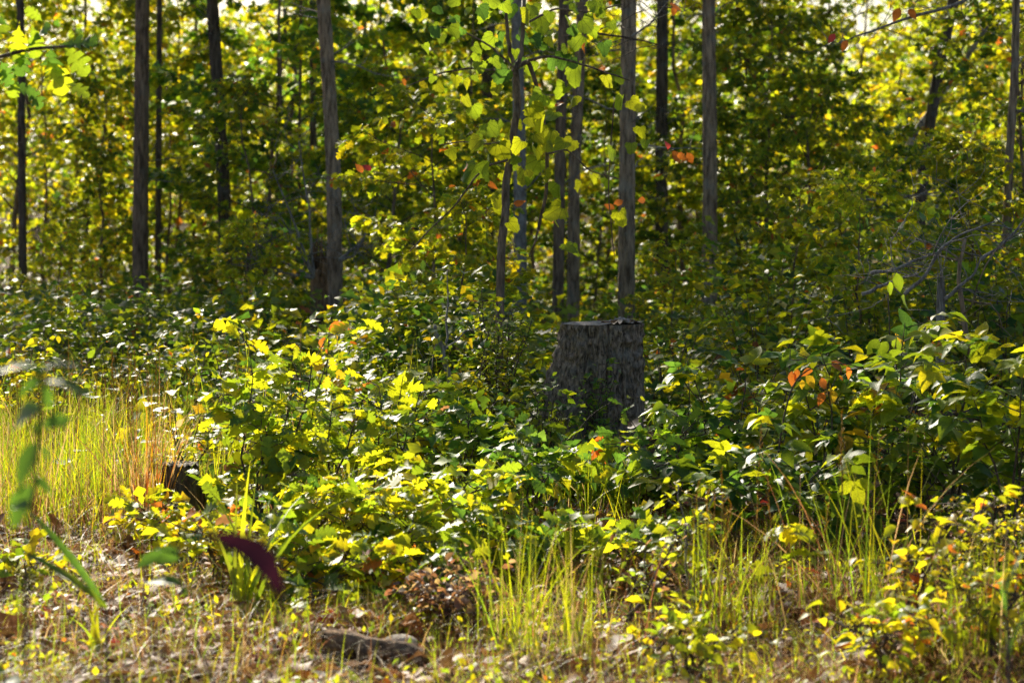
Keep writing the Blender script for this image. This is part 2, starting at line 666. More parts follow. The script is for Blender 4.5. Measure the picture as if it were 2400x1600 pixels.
gx = axis([(-1600, -100, 150), (-100, -20, 8), (-20, -6, .5), (-6, 6, .12), (6, 20, .5), (20, 100, 8), (100, 1601, 150)])
gy = axis([(-300, -10, 30), (-10, 6, 1), (6, 18, .12), (18, 40, .4), (40, 100, 3), (100, 2001, 100)])
GX, GY = np.meshgrid(gx, gy)
GZ = gz(GX, GY) - 0.01
nxg, nyg = len(gx), len(gy)
ii = (np.arange(nyg - 1)[:, None] * nxg + np.arange(nxg - 1)[None, :]).ravel()
g_me = mesh_from('ground', np.stack([GX, GY, GZ], -1).reshape(-1, 3), np.stack([ii, ii + 1, ii + nxg + 1, ii + nxg], 1), smooth=True)
g_o = link('ground', g_me, M_SOIL)
g_o['kind'] = 'structure'

# ------------------------------------------------------------------ trunks
def trunk_arrays(path, radii, sides, rings, ridges, depth, seed, flare=0.0, vstretch=7.0):
    """round trunk along a path with furrowed bark as relief"""
    path = np.asarray(path, float)
    t0 = np.linspace(0, 1, len(path))
    t = np.linspace(0, 1, rings)
    P = np.stack([np.interp(t, t0, path[:, k]) for k in range(3)], 1)
    # smooth the polyline a little
    for _ in range(3):
        Q = P.copy()
        Q[1:-1] = (P[:-2] + 2 * P[1:-1] + P[2:]) / 4
        P = Q
    R = np.interp(t, t0, np.asarray(radii, float))
    L = np.concatenate([[0], np.cumsum(np.linalg.norm(np.diff(P, axis=0), axis=1))])
    R = R * (1 + flare * np.exp(-L / 0.25))
    th = np.arange(sides) / sides * 2 * math.pi
    U, Z = np.meshgrid(th / (2 * math.pi), L)
    r0 = float(np.mean(R))
    sp = 2 * math.pi * r0 / ridges                  # ridge spacing in metres
    wob = vnoise(U * 6, Z / (sp * 6), 6, seed) - .5
    n1 = vnoise(U * ridges + wob * 2.2, Z / (sp * vstretch), ridges, seed + 1)
    n2 = vnoise(U * ridges * 2 + wob * 3, Z / (sp * vstretch * .45), ridges * 2, seed + 2)
    rid = 1 - np.abs(2 * n1 - 1)
    h = depth * (0.75 * (rid ** 0.7 - .6) + 0.5 * (n2 - .5)) + r0 * .05 * (vnoise(U * 4, Z / .5, 4, seed + 3) - .5)
    RR = R[:, None] + h
    T = np.gradient(P, axis=0)
    T /= np.linalg.norm(T, axis=1)[:, None]
    a = np.cross(T, np.array([0.0, 1.0, 0.02]))
    a /= np.linalg.norm(a, axis=1)[:, None]
    b = np.cross(T, a)
    V = P[:, None] + RR[..., None] * (np.cos(th)[None, :, None] * a[:, None] + np.sin(th)[None, :, None] * b[:, None])
    i = np.arange(rings - 1)[:, None] * sides
    j = np.arange(sides)[None]
    j2 = (j + 1) % sides
    Q = np.stack([i + j, i + j2, i + sides + j2, i + sides + j], -1).reshape(-1, 4)
    return V.reshape(-1, 3), Q, P, R


def branch_path(rng, p0, az, el, L, n=6, up=0.15, wob=0.08):
    d = np.array([math.cos(az) * math.cos(el), math.sin(az) * math.cos(el), math.sin(el)])
    P = [np.array(p0, float)]
    for i in range(n - 1):
        d = d + rng.normal(0, wob, 3) + np.array([0, 0, up / n])
        d /= np.linalg.norm(d)
        P.append(P[-1] + d * L / (n - 1))
    return np.array(P)


def spray_leaves(rng, path, lsz, per_m, start=0.3, spread=0.9, tilt=0.35, droop=0.25, tipn=4):
    """leaves set alternately along a twig, mostly level, with a tuft at its tip"""
    seg = np.linalg.norm(np.diff(path, axis=0), axis=1)
    L = seg.sum()
    n = max(2, int(L * (1 - start) * per_m))
    t = np.concatenate([rng.uniform(start, 1, n), np.full(tipn, .99)])
    c = np.concatenate([[0], np.cumsum(seg)]) / L
    P = np.stack([np.interp(t, c, path[:, k]) for k in range(3)], 1)
    ax = path[-1] - path[0]
    ax = ax / (np.linalg.norm(ax) + 1e-9)
    m = len(t)
    side = np.cross(ax, [0, 0, 1.0])
    side /= np.linalg.norm(side) + 1e-9
    s = rng.choice([-1, 1], m) * rng.uniform(.2, 1, m) * spread
    D = ax[None] * rng.uniform(.2, 1, m)[:, None] + side[None] * s[:, None] + rng.normal(0, .25, (m, 3))
    D[:, 2] -= droop
    N = rand_up(rng, m, tilt)
    P = P + rng.normal(0, .02, (m, 3))
    S = lsz * rng.uniform(.6, 1.2, m)
    return P, D, N, S


def build_tree_parts(seed, h, z0, rad, nbr, lsz, per_m, shape, mix, twigs=8, trunk_r=0.042, sides=8, el=(5, 40), prof='oval', tilt=.75, lean=0.0):
    """trunk + limbs mesh and crown mesh of a leafy tree whose base is at the origin"""
    rng = np.random.default_rng(seed)
    n = 12
    tz = np.linspace(0, h, n)
    tp = np.stack([np.cumsum(rng.normal(0, .12 * h / n, n)) + lean * tz, np.cumsum(rng.normal(0, .12 * h / n, n)), tz], 1)
    tp[0, :2] = 0
    tr = MB()
    tr.tube(tp, np.linspace(trunk_r, trunk_r * .15, n), sides)
    lm = MB()
    cr = MB()
    A = [[], [], [], []]
    for i in range(nbr):
        u = (i + rng.uniform(.1, .9)) / nbr
        z = z0 + (h - z0) * u
        p0 = [np.interp(z, tz, tp[:, k]) for k in range(3)]
        if prof == 'oval':
            f = math.sin(math.pi * min(1, .18 + u * .80)) ** .7
        else:
            f = (1 - u) ** .6 * .9 + .15
        L = rad * f * rng.uniform(.65, 1.15)
        az = i * 2.399 + rng.normal(0, .4)
        e = math.radians(rng.uniform(*el)) + u * .4
        bp_ = branch_path(rng, p0, az, e, L, 6, .1, .10)
        r0 = max(.006, trunk_r * .38 * (1 - .6 * u))
        lm.tube(bp_, np.linspace(r0, .003, 6), 5)
        for k in range(twigs):
            v = .25 + .75 * (k + rng.random()) / twigs
            q0 = [np.interp(v * 5, range(6), bp_[:, c]) for c in range(3)]
            ta = az + rng.choice([-1, 1]) * rng.uniform(.3, 1.2)
            tl = rad * .36 * rng.uniform(.5, 1.2) * (1.2 - .5 * v)
            tw = branch_path(rng, q0, ta, e * .4 + rng.normal(0, .28), tl, 4, .05, .15)
            lm.tube(tw, np.linspace(.005, .002, 4), 3)
            for a, b in zip(A, spray_leaves(rng, tw, lsz, per_m, .15, 1.0, tilt)):
                a.append(b)
    P, D, N, S = (np.concatenate(a) for a in A)
    add_leaves(cr, shape, P, D, N, S, palette(rng, len(P), mix), rng)
    return tr, lm, cr


VAR = {}


def tree_variant(key, **kw):
    if key not in VAR:
        tr, lm, cr = build_tree_parts(**kw)
        VAR[key] = (tr.mesh(key + '_trunk', True), lm.mesh(key + '_limbs'), cr.mesh(key + '_crown'))
        VAR[key][0].materials.append(M_BARK_B)
        VAR[key][1].materials.append(M_TWIG)
        VAR[key][2].materials.append(M_LEAF)
    return VAR[key]


def place_tree(key, name, label, loc, rz, s, group):
    tm, lm, cm = VAR[key]
    t = thing(name, label, 'tree', loc, rz, group, s)
    tk = link('trunk', tm, None, t)
    link('limbs', lm, None, tk)
    link('crown', cm, None, t)
    return t


# understory kinds (all about 6 m)
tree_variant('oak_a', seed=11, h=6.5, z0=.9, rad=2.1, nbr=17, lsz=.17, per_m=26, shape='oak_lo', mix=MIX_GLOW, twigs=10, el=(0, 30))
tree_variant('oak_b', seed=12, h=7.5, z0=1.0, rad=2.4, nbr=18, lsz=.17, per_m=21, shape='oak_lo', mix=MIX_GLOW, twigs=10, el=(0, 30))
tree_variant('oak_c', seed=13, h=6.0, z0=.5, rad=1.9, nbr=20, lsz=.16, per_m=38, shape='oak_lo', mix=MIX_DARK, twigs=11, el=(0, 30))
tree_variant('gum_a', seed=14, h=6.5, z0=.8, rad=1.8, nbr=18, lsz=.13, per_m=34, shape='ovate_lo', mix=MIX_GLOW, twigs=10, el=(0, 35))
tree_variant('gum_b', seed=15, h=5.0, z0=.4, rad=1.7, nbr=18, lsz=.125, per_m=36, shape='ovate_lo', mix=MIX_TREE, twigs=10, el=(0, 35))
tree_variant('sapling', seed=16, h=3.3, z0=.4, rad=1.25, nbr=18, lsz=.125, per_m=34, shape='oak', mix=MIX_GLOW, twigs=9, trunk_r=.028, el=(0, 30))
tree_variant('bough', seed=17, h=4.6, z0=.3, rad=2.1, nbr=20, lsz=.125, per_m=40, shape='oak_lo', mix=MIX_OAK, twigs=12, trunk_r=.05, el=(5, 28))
# crowns of the tall trees, above the picture (base of the crown mesh at the top of the bare trunk)
tree_variant('tall_a', seed=21, h=7.5, z0=.3, rad=2.9, nbr=24, lsz=.18, per_m=8, shape='oak_lo', mix=MIX_TREE, trunk_r=.07)
tree_variant('tall_b', seed=22, h=6.5, z0=.2, rad=2.5, nbr=20, lsz=.18, per_m=8, shape='oak_lo', mix=MIX_YEL, trunk_r=.06)

tree_variant('tall_d', seed=23, h=5.2, z0=.2, rad=2.9, nbr=24, lsz=.19, per_m=17, shape='oak_lo', mix=MIX_TREE, trunk_r=.06)  # denser unseen crown, shaped to throw shade on stump and undergrowth

# ------------------------------------------------------------------ tall trees with bare trunks
# (photo path [(x, y)...] bottom to top, distance, half width in pixels bottom/top, bark, relief, crown kind, label)
TALL = [
    ([(328, 700), (331, 350), (334, 0)], 27, (18.5, 15.5), M_BARK_B, 'tall_b', 'straight dark trunk with scaly bark, thickest in the yellow foliage on the left', .55),
    ([(532, 700), (524, 430), (497, 0)], 28, (16, 13), M_BARK_D, 'tall_d', 'dark trunk half hidden by leaves between the scaly trunk and the broken snag', (.58, .58, .38)),
    ([(783, 830), (785, 600), (782, 400), (768, 150), (757, 0)], 24, (18, 14.5), M_BARK, 'tall_d', 'slender furrowed grey trunk curving slightly left above the broken brown snag beside it', .3),
    ([(1219, 760), (1219, 400), (1210, 0)], 25, (15.5, 12.5), M_BARK_P, 'tall_b', 'smooth pale blue-grey trunk just behind the grapevine stem', .9),
    ([(1306, 800), (1312, 400), (1322, 0)], 25, (13.5, 11), M_BARK_B, 'tall_b', 'left stem of the close pair of brown trunks between grapevine and stump', .8),
    ([(1342, 800), (1346, 400), (1366, 0)], 25.6, (14, 11.5), M_BARK, 'tall_a', 'right stem of the close trunk pair behind the stump, leaning from its twin', .8),
    ([(1467, 930), (1469, 500), (1474, 0)], 21, (19, 16.5), M_BARK, 'tall_a', 'grey furrowed trunk rising directly behind the tall stump, its left edge sunlit', 1.0),
    ([(1552, 760), (1550, 400), (1553, 0)], 29, (15, 13), M_BARK_D, 'tall_b', 'dark lichened trunk between the two straight grey trunks at the stump', .9),
    ([(1662, 840), (1664, 420), (1661, 0)], 25, (17.5, 14), M_BARK, 'tall_a', 'straight grey furrowed trunk standing alone beyond the stump with short dead twigs', 1.0),
    ([(1142, 640), (1143, 300), (1146, 0)], 36, (16, 15), M_BARK_D, 'tall_a', 'dark distant trunk behind the upper grapevine leaves', .55),
    ([(370, 700), (372, 300), (374, 0)], 31, (8, 6), M_BARK_D, 'tall_b', 'thin dark trunk close beside the scaly trunk among yellow leaves', .5),
    ([(54, 720), (51, 350), (48, 0)], 29, (10, 8), M_BARK_D, 'tall_b', 'thin grey trunk nearest the left edge of the wood', .5),
    ([(735, 640), (734, 300), (732, 0)], 33, (8, 7), M_BARK_D, 'tall_b', 'thin dark far trunk seen just left of the curving grey trunk', .8),
    ([(2145, 700), (2163, 400), (2200, 160), (2236, 0)], 29, (14, 12), M_BARK_D, 'tall_b', 'dark trunk leaning to the right behind the pale fallen pole', .8),
    ([(2353, 900), (2356, 700), (2363, 400), (2378, 180), (2382, 0)], 19, (11, 8), M_BARK, 'tall_b', 'thin crooked trunk by the right edge with a bright sunlit side', .6),
    ([(-60, 720), (-58, 300), (-55, 0)], 37, (12, 10), M_BARK_D, 'tall_d', 'unseen tall tree added just beyond the left edge of the picture, crown shading the undergrowth', (1.1, 1.1, .65)),  # out of view, added for the shade of its crown
    ([(205, 680), (203, 300), (200, 0)], 38, (4, 3.4), M_BARK_D, 'tall_d', 'faint dark trunk in the yellow leaves left of the scaly trunk, added for its crown shade', (1.1, 1.1, .55)),  # first of a row of faint trees added to shade the undergrowth
    ([(452, 680), (455, 300), (460, 0)], 38.5, (4, 3.4), M_BARK_D, 'tall_d', 'faint trunk deep in the foliage between the scaly and the dark leafy trunk, added for its crown shade', (1.1, 1.1, .6)),
    ([(648, 680), (650, 300), (655, 0)], 37, (4, 3.4), M_BARK_D, 'tall_d', 'faint trunk deep in the dark oak left of the broken snag, added for its crown shade', 1.1),
    ([(850, 680), (852, 300), (858, 0)], 38, (4, 3.4), M_BARK_D, 'tall_d', 'faint far trunk right of the curving grey trunk, added for its crown shade', 1.1),
    ([(1775, 680), (1773, 300), (1770, 0)], 38, (4, 3.4), M_BARK_D, 'tall_b', 'faint far trunk in the foliage right of the lone grey trunk, added for its crown shade', 1.0),
    ([(-190, 720), (-190, 300), (-190, 0)], 34, (12, 10), M_BARK_D, 'tall_d', 'unseen tall tree added well beyond the left edge, crown shading the undergrowth', (1.1, 1.1, .5)),  # added out of view to keep sun off the undergrowth
    ([(700, 680), (702, 300), (706, 0)], 32, (4, 3.4), M_BARK_D, 'tall_d', 'faint slim trunk close left of the broken snag', .8),
    ([(-420, 900), (-420, 300), (-420, 0)], 19.6, (24, 20), M_BARK, 'tall_d', 'unseen tall oak added outside the left edge so its crown shades the nearest plants', (1.15, 1.15, .8)),  # added out of view so its crown darkens the plants by the lens
]
for i, (pth, d, (wb, wt), mat, ck, label, cs) in enumerate(TALL):
    pts = [px(x, y, d) for x, y in pth]
    base = ground(pth[0][0], d)
    base.x = pts[0].x
    dirv = (pts[-1] - pts[-2]).normalized()
    top = pts[-1] + Vector((dirv.x * .5, 0, 1)).normalized() * ((10.2 if d == 19.6 else 7.6) - pts[-1].z)
    t = thing('tall_tree', label, 'tree', base, 0, 'tall bare-trunked trees of the wood')
    P = [Vector((0, 0, -.05))] + [p - base for p in pts if p.z > base.z + .15] + [top - base]
    rb, rt = wb / F * d, wt / F * d
    zs = [p.z for p in P]
    R = [rb + (rt - rb) * min(1.0, z / max(1e-3, pts[-1].z)) for z in zs]
    R[-1] = rt * .8
    # even spacing along the height
    zz = np.linspace(zs[0], zs[-1], 24)
    PP = np.stack([np.interp(zz, zs, [p[k] for p in P]) for k in range(3)], 1)
    RR = np.interp(zz, zs, R)
    near = d < 30
    V, Q, _, _ = trunk_arrays(PP, RR, 56 if near else 36, 160 if near else 90, 22 if near else 16, rb * (.30 if mat is M_BARK else .2), 100 + i * 7, flare=.35)
    tk = link('trunk', mesh_from('trunk', V, Q, None, smooth=True), mat, t)
    # short dead twigs on the bare trunk
    rng = np.random.default_rng(300 + i)
    for k in range(9 if near else 0):
        tw = MB()
        z = rng.uniform(1.6, 5.0)
        p0 = [np.interp(z, zz, PP[:, c]) for c in range(3)]
        bp_ = branch_path(rng, p0, rng.uniform(0, 6.28), rng.uniform(-.2, .7), rng.uniform(.25, 1.1), 6, .1, .22)
        tw.tube(bp_, np.linspace(.010, .002, 6), 5)
        for _ in range(2):
            q = bp_[rng.integers(2, 5)]
            tw.tube(branch_path(rng, q, rng.uniform(0, 6.28), rng.uniform(-.2, .7), rng.uniform(.15, .4), 4, .1, .25), np.linspace(.004, .0015, 4), 4)
        link('dead_twig', tw.mesh('dead_twig'), M_DEAD, tk)
    tm, lm, cm = VAR[ck]
    for nm, me in (('leader', tm), ('limbs', lm), ('crown', cm)):
        o = link(nm, me, None, t)
        o.location = top - base - Vector((0, 0, .15))
        o.rotation_euler = (0, 0, i * 1.3)
        o.scale = cs if isinstance(cs, tuple) else (cs, cs, cs)  # crown sizes set by where their shade should fall

# ------------------------------------------------------------------ understory trees
UNDER = [
    ('oak_b', 20, 33, 1.00, 'leafy young oak filling the far left edge behind the thin grey trunk'),
    ('gum_a', 190, 36, 0.85, 'glowing yellow young tree between the thin grey trunk and the scaly trunk'),
    ('oak_a', 110, 31, 0.62, 'low green oak in front of the yellow trees at the left edge'),
    ('oak_b', 270, 42, 0.89, 'tall yellow tree behind the scaly trunk'),
    ('gum_a', 430, 38, 0.81, 'yellow-green young tree between the scaly trunk and the dark leafy trunk'),
    ('oak_a', 400, 32, 0.60, 'small oak at the foot of the thin dark trunk'),
    ('oak_c', 625, 27.5, .85, 'deep green oak in shade behind the bare twigs of the snag'),
    ('oak_c', 690, 35, 1.25, 'dark tall oak behind the curving grey trunk'),
    ('gum_b', 560, 25.5, .55, 'low young tree in front of the dark leafy trunk'),
    ('oak_b', 860, 40, 0.96, 'bright yellow tree to the right of the curving grey trunk'),
    ('gum_a', 960, 46, 1.04, 'far sunlit tree behind the top of the glowing oak sapling'),
    ('oak_a', 900, 31, 0.80, 'green young oak between the curving trunk and the glowing oak sapling'),
    ('oak_c', 1080, 29, 0.72, 'dark young oak in shade behind the oak sapling and the grapevine'),
    ('oak_a', 1260, 37, 0.81, 'green tree seen between the pale blue-grey trunk and the trunk pair'),
    ('gum_a', 1400, 40, 0.89, 'sunlit tree between the trunk pair and the trunk behind the stump'),
    ('oak_c', 1400, 29, 0.50, 'low dark oak behind the stump'),
    ('oak_c', 1600, 31, 1.00, 'dark green oak between the lichened trunk and the lone grey trunk'),
    ('oak_a', 1760, 31, 1.00, 'green young oak right behind the lone grey trunk'),
    ('gum_a', 1830, 40, 0.93, 'yellow tree behind the spreading oak on the right'),
    ('bough', 1890, 26, .64, 'spreading oak with sunlit sloping boughs right of the lone grey trunk'),
    ('oak_b', 2010, 37, 0.85, 'glowing yellow tree left of the leaning dark trunk'),
    ('gum_b', 2050, 22.5, .38, 'bushy young tree below the pale leaning pole'),
    ('oak_c', 2160, 25, .36, 'dark bushy oak at the foot of the leaning trunk'),
    ('gum_a', 2250, 38, 0.89, 'far pale green tree right of the leaning dark trunk'),
    ('bough', 2425, 24, .75, 'dark green oak behind the thin crooked trunk'),
    ('oak_b', 2430, 32, 1.00, 'sunlit oak at the far right edge of the wood'),
    ('gum_b', 1160, 27, 0.50, 'small leafy sapling at the foot of the pale blue-grey trunk'),
    ('gum_b', 1740, 26.5, 0.50, 'small leafy tree at the foot of the lone grey trunk'),
    ('bough', 1790, 27.5, .8, 'leafy oak close behind the foot of the lone grey trunk, right side'),
    ('bough', 905, 26, .62, 'bushy dark oak between the curving grey trunk and the oak sapling'),
    ('gum_b', 250, 30, .6, 'small bushy tree left of the foot of the scaly trunk'),
    ('oak_b', 560, 44, 0.96, 'far yellow tree behind the dark leafy trunk'),
    ('oak_b', 1660, 44, 0.96, 'far yellow tree directly behind the lone grey trunk'),
    ('gum_a', 80, 44, 1.04, 'far bright tree behind the thin grey trunk at the left'),
    ('oak_a', 2200, 46, 1.04, 'far tall tree behind the leaning dark trunk'),
    ('oak_a', 1500, 46, 1.04, 'far green tree behind the lichened trunk'),
]
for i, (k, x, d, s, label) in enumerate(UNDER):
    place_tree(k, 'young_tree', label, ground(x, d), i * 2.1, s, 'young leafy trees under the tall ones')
place_tree('sapling', 'oak_sapling', 'oak sapling with glowing yellow top and dark thin stem left of the grapevine', ground(1003, 19), 0.6, .72, None)

for x, d, q, rz, lab in (
        (1095, 17.6, .50, 1.9, 'small oak sapling in shade just left of the grapevine stem'),
        (1880, 18.6, .52, 2.4, 'leafy oak sapling right of the lone grey trunk, above the bramble'),
        (2020, 17.6, .52, 3.9, 'oak sapling between the bramble and the pale leaning pole'),
        (2260, 18.6, .60, 5.2, 'oak sapling just behind the split grey stake'),
        (590, 22.0, .42, 4.4, 'oak sapling left of the broken snag'),
        (1590, 19.5, .40, 3.1, 'low oak sapling behind the stump on the side of the lone grey trunk'),
        (150, 22.5, .40, 2.9, 'low oak sapling left of the scaly trunk, above the undergrowth')):
    place_tree('sapling', 'oak_sapling', lab, ground(x, d), rz, q, 'oak saplings rising from the undergrowth')

# ------------------------------------------------------------------ the far wood, one mass
def far_wood():
    rng = np.random.default_rng(55)
    cr, tr = MB(), MB()
    for i in range(290):
        nearer = i < 62
        d = rng.uniform(37.5, 47) if nearer else rng.uniform(64, 120)
        X = rng.uniform(-.27, .27) * d
        g = float(gz(X, d))
        h = rng.uniform(3.4, 5.4) if nearer else rng.uniform(4.6, 7.6)
        if i % 6 == 0:
            tr.tube([(X, d, g - .1), (X + rng.normal(0, .2), d, g + h * .5), (X + rng.normal(0, .4), d, g + h)], [.06, .045, .015], 6)
        n = 430 if nearer else 460
        nc = 11
        cz = rng.uniform(.5, h, nc)
        w = (1.5 if nearer else 2.4) * np.sin(np.pi * np.clip(cz / h, .15, .92)) + .4
        ca = rng.uniform(0, 6.28, nc)
        cc = np.stack([X + np.cos(ca) * w * rng.uniform(.2, 1, nc), d + np.sin(ca) * w * rng.uniform(.2, 1, nc), g + cz], 1)
        idx = rng.integers(0, nc, n)
        P = cc[idx] + rng.normal(0, 1, (n, 3)) * np.array([.38, .38, .17]) * (1 if nearer else 1.5)
        P[:, 2] = np.maximum(P[:, 2], g + .1)
        D = rng.normal(0, 1, (n, 3))
        D[:, 2] = D[:, 2] * .4 - .2
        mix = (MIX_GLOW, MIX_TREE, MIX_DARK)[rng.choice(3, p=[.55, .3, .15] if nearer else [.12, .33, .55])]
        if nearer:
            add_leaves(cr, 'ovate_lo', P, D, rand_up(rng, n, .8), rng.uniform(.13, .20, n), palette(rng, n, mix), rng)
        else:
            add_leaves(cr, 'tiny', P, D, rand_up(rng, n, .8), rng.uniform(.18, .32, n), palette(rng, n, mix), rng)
    t = bpy.data.objects.new('forest', None)
    COL.objects.link(t)
    t['kind'] = 'stuff'
    t['label'] = 'far sunlit wood closing the view behind the young trees'
    t['category'] = 'forest'
    a = link('far_foliage', cr.mesh('far_foliage'), M_LEAF, t)
    a['kind'] = 'stuff'
    b = link('far_trunks', tr.mesh('far_trunks', True), M_BARK_D, t)
    b['kind'] = 'stuff'


far_wood()

# ------------------------------------------------------------------ the tall stump
def tall_stump():
    d = 14.0
    base = ground(1410, d)
    t = thing('tree_stump', 'tall grey tree stump with furrowed bark, flat sawn top and a buttress on its left', 'stump', base)
    sides, rings = 340, 160
    H = px(1410, 757, d).z - base.z
    th = np.arange(sides) / sides * 2 * math.pi
    z = np.linspace(-.06, H, rings)
    TH, Z = np.meshgrid(th, z)
    zr = np.clip(Z / H, 0, 1)
    R = .236 + .05 * np.exp(-np.maximum(Z, 0) / .10)
    # buttress root running down to the left
    def lobe(c, w):
        dd = np.angle(np.exp(1j * (TH - c)))
        return np.exp(-(dd / w) ** 2)
    R += .26 * lobe(math.pi * 1.02, .42) * np.clip(1 - zr / .93, 0, 1) ** 1.0
    R += .10 * lobe(math.pi * 1.28, .22) * np.clip(1 - zr / .8, 0, 1) ** 1.3
    R += .07 * lobe(-.55, .35) * np.clip(1 - zr / .5, 0, 1) ** 1.5
    R += .05 * lobe(-1.35, .22) * np.clip(1 - zr / .9, 0, 1)
    # hollow between the buttress and the main stem, open cleft near the foot
    R -= .10 * lobe(math.pi * 1.36 + .12, .16) * np.clip(1 - (zr / .75) ** 2, 0, 1)
    R -= .055 * lobe(-1.82, .10) * np.clip(1 - zr / 1.05, 0, 1)
    U = TH / (2 * math.pi)
    wob = vnoise(U * 9, Z / .16, 9, 5) - .5
    n1 = vnoise(U * 40 + wob * 3.4, Z / .085, 40, 6)
    n2 = vnoise(U * 84 + wob * 4, Z / .03, 84, 7)
    n3 = vnoise(U * 180, Z / .015, 180, 8)
    rid = (1 - np.abs(2 * n1 - 1))
    h = .034 * (rid ** .6 - .7) + .022 * (n2 - .5) + .004 * (n3 - .5)
    # a few wide cracks
    for c, w_, zc in ((-1.45, .020, .9), (-1.05, .016, .8), (-2.0, .016, .75), (-.7, .013, .6)):
        h -= .028 * lobe(c + .10 * (vnoise(U * 0 + 0, Z / .2, 1, int(abs(c) * 50)) - .5), w_) * np.clip((zr - (1 - zc)) * 3, 0, 1)
    R = R + h
    X = R * np.cos(TH)
    Y = R * np.sin(TH)
    X += .02 * zr * 0
    V = np.stack([X, Y, Z], -1).reshape(-1, 3)
    i = np.arange(rings - 1)[:, None] * sides
    j = np.arange(sides)[None]
    j2 = (j + 1) % sides
    Q = np.stack([i + j, i + j2, i + sides + j2, i + sides + j], -1).reshape(-1, 4)
    link('bark', mesh_from('stump_bark', V, Q, None, smooth=True), M_STUMP, t)
    # sawn top, slightly dished with a splintery ridge left standing
    nr = 26
    top = V.reshape(rings, sides, 3)[-1]
    rad = np.linspace(0, .985, nr)
    W = top[None] * rad[:, None, None]
    W[..., 2] = H
    ang = np.arctan2(W[..., 1], W[..., 0])
    W[..., 2] += -.012 * (1 - rad[:, None] ** 3) + .010 * (vnoise(W[..., 0] * 25 + 50, W[..., 1] * 8 + 50, 128, 9) - .5) + .018 * np.clip(W[..., 0] * 2, -.25, .3) + .003
    W[..., 2] += .030 * np.exp(-((W[..., 0] - .12) / .06) ** 2) * vnoise(ang * 20 + 100, rad[:, None] * 4 + 0 * ang, 400, 12)
    i = np.arange(nr - 1)[:, None] * sides
    Q = np.stack([i + j, i + j2, i + sides + j2, i + sides + j], -1).reshape(-1, 4)
    link('sawn_top', mesh_from('sawn_top', W.reshape(-1, 3), Q, None, smooth=True), M_CUT, t)
    # the debris lying on the top right: rotten chips
    rng = np.random.default_rng(3)
    for k in range(9):
        mb = MB()
        c = np.array([rng.uniform(-.02, .17), rng.uniform(-.15, .1), H + .012])
        mb.tube([c, c + np.array([rng.uniform(.02, .06), rng.normal(0, .02), rng.uniform(0, .012)])], [.006, .003], 5)
        link('wood_chip', mb.mesh('wood_chip'), M_ROT, t)
    return base


STUMP = tall_stump()


def blob_mesh(name, size, seed, amp=.18, seg=(28, 18), flat=0.0):
    """rough stone: faceted lump"""
    rng = np.random.default_rng(seed)
    nu, nv = seg
    u = np.arange(nu) / nu * 2 * math.pi
    v = np.linspace(.02, math.pi - .02, nv)
    Uu, Vv = np.meshgrid(u, v)
    D = np.stack([np.sin(Vv) * np.cos(Uu), np.sin(Vv) * np.sin(Uu), np.cos(Vv)], -1)
    r = np.ones(Uu.shape)
    for _ in range(14):
        nn = rng.normal(0, 1, 3)
        nn /= np.linalg.norm(nn)
        r = np.minimum(r, rng.uniform(.72, .98) / np.maximum(.05, D @ nn))
    r = r + amp * .3 * (vnoise(Uu / (2 * math.pi) * 9, Vv * 4, 9, seed) - .5)
    P = D * r[..., None] * np.array(size)
    i = np.arange(nv - 1)[:, None] * nu
    j = np.arange(nu)[None]
    j2 = (j + 1) % nu
    Q = np.stack([i + j, i + nu + j, i + nu + j2, i + j2], -1).reshape(-1, 4)
    return mesh_from(name, P.reshape(-1, 3), Q, None, smooth=False)


def stone(label, x, d, size, seed, rz=0.0, sink=.35):
    o = link('stone', blob_mesh('stone', size, seed), M_STONE)
    g = ground(x, d)
    o.location = g + Vector((0, 0, size[2] * (1 - 2 * sink)))
    o.rotation_euler = (0, 0, rz)
    tag(o, label, 'stone', 'pale stones on the forest floor')


stone('pale angular stone half hidden by oak leaves left of the tall stump', 1022, 13.2, (.085, .08, .075), 4, .4, .2)
stone('small white stone lying just behind the short log', 935, 8.95, (.07, .06, .035), 5, .2)
stone('small grey stone on the leaf litter in front of the short log', 735, 8.25, (.05, .04, .03), 6, 1.0)
stone('flat pale stone in the sunlit litter at the left edge', 35, 10.4, (.11, .08, .03), 7, 0.3)
stone('pale stone between grass tufts under the right-hand orange leaves', 1985, 8.7, (.06, .045, .03), 8, .7)


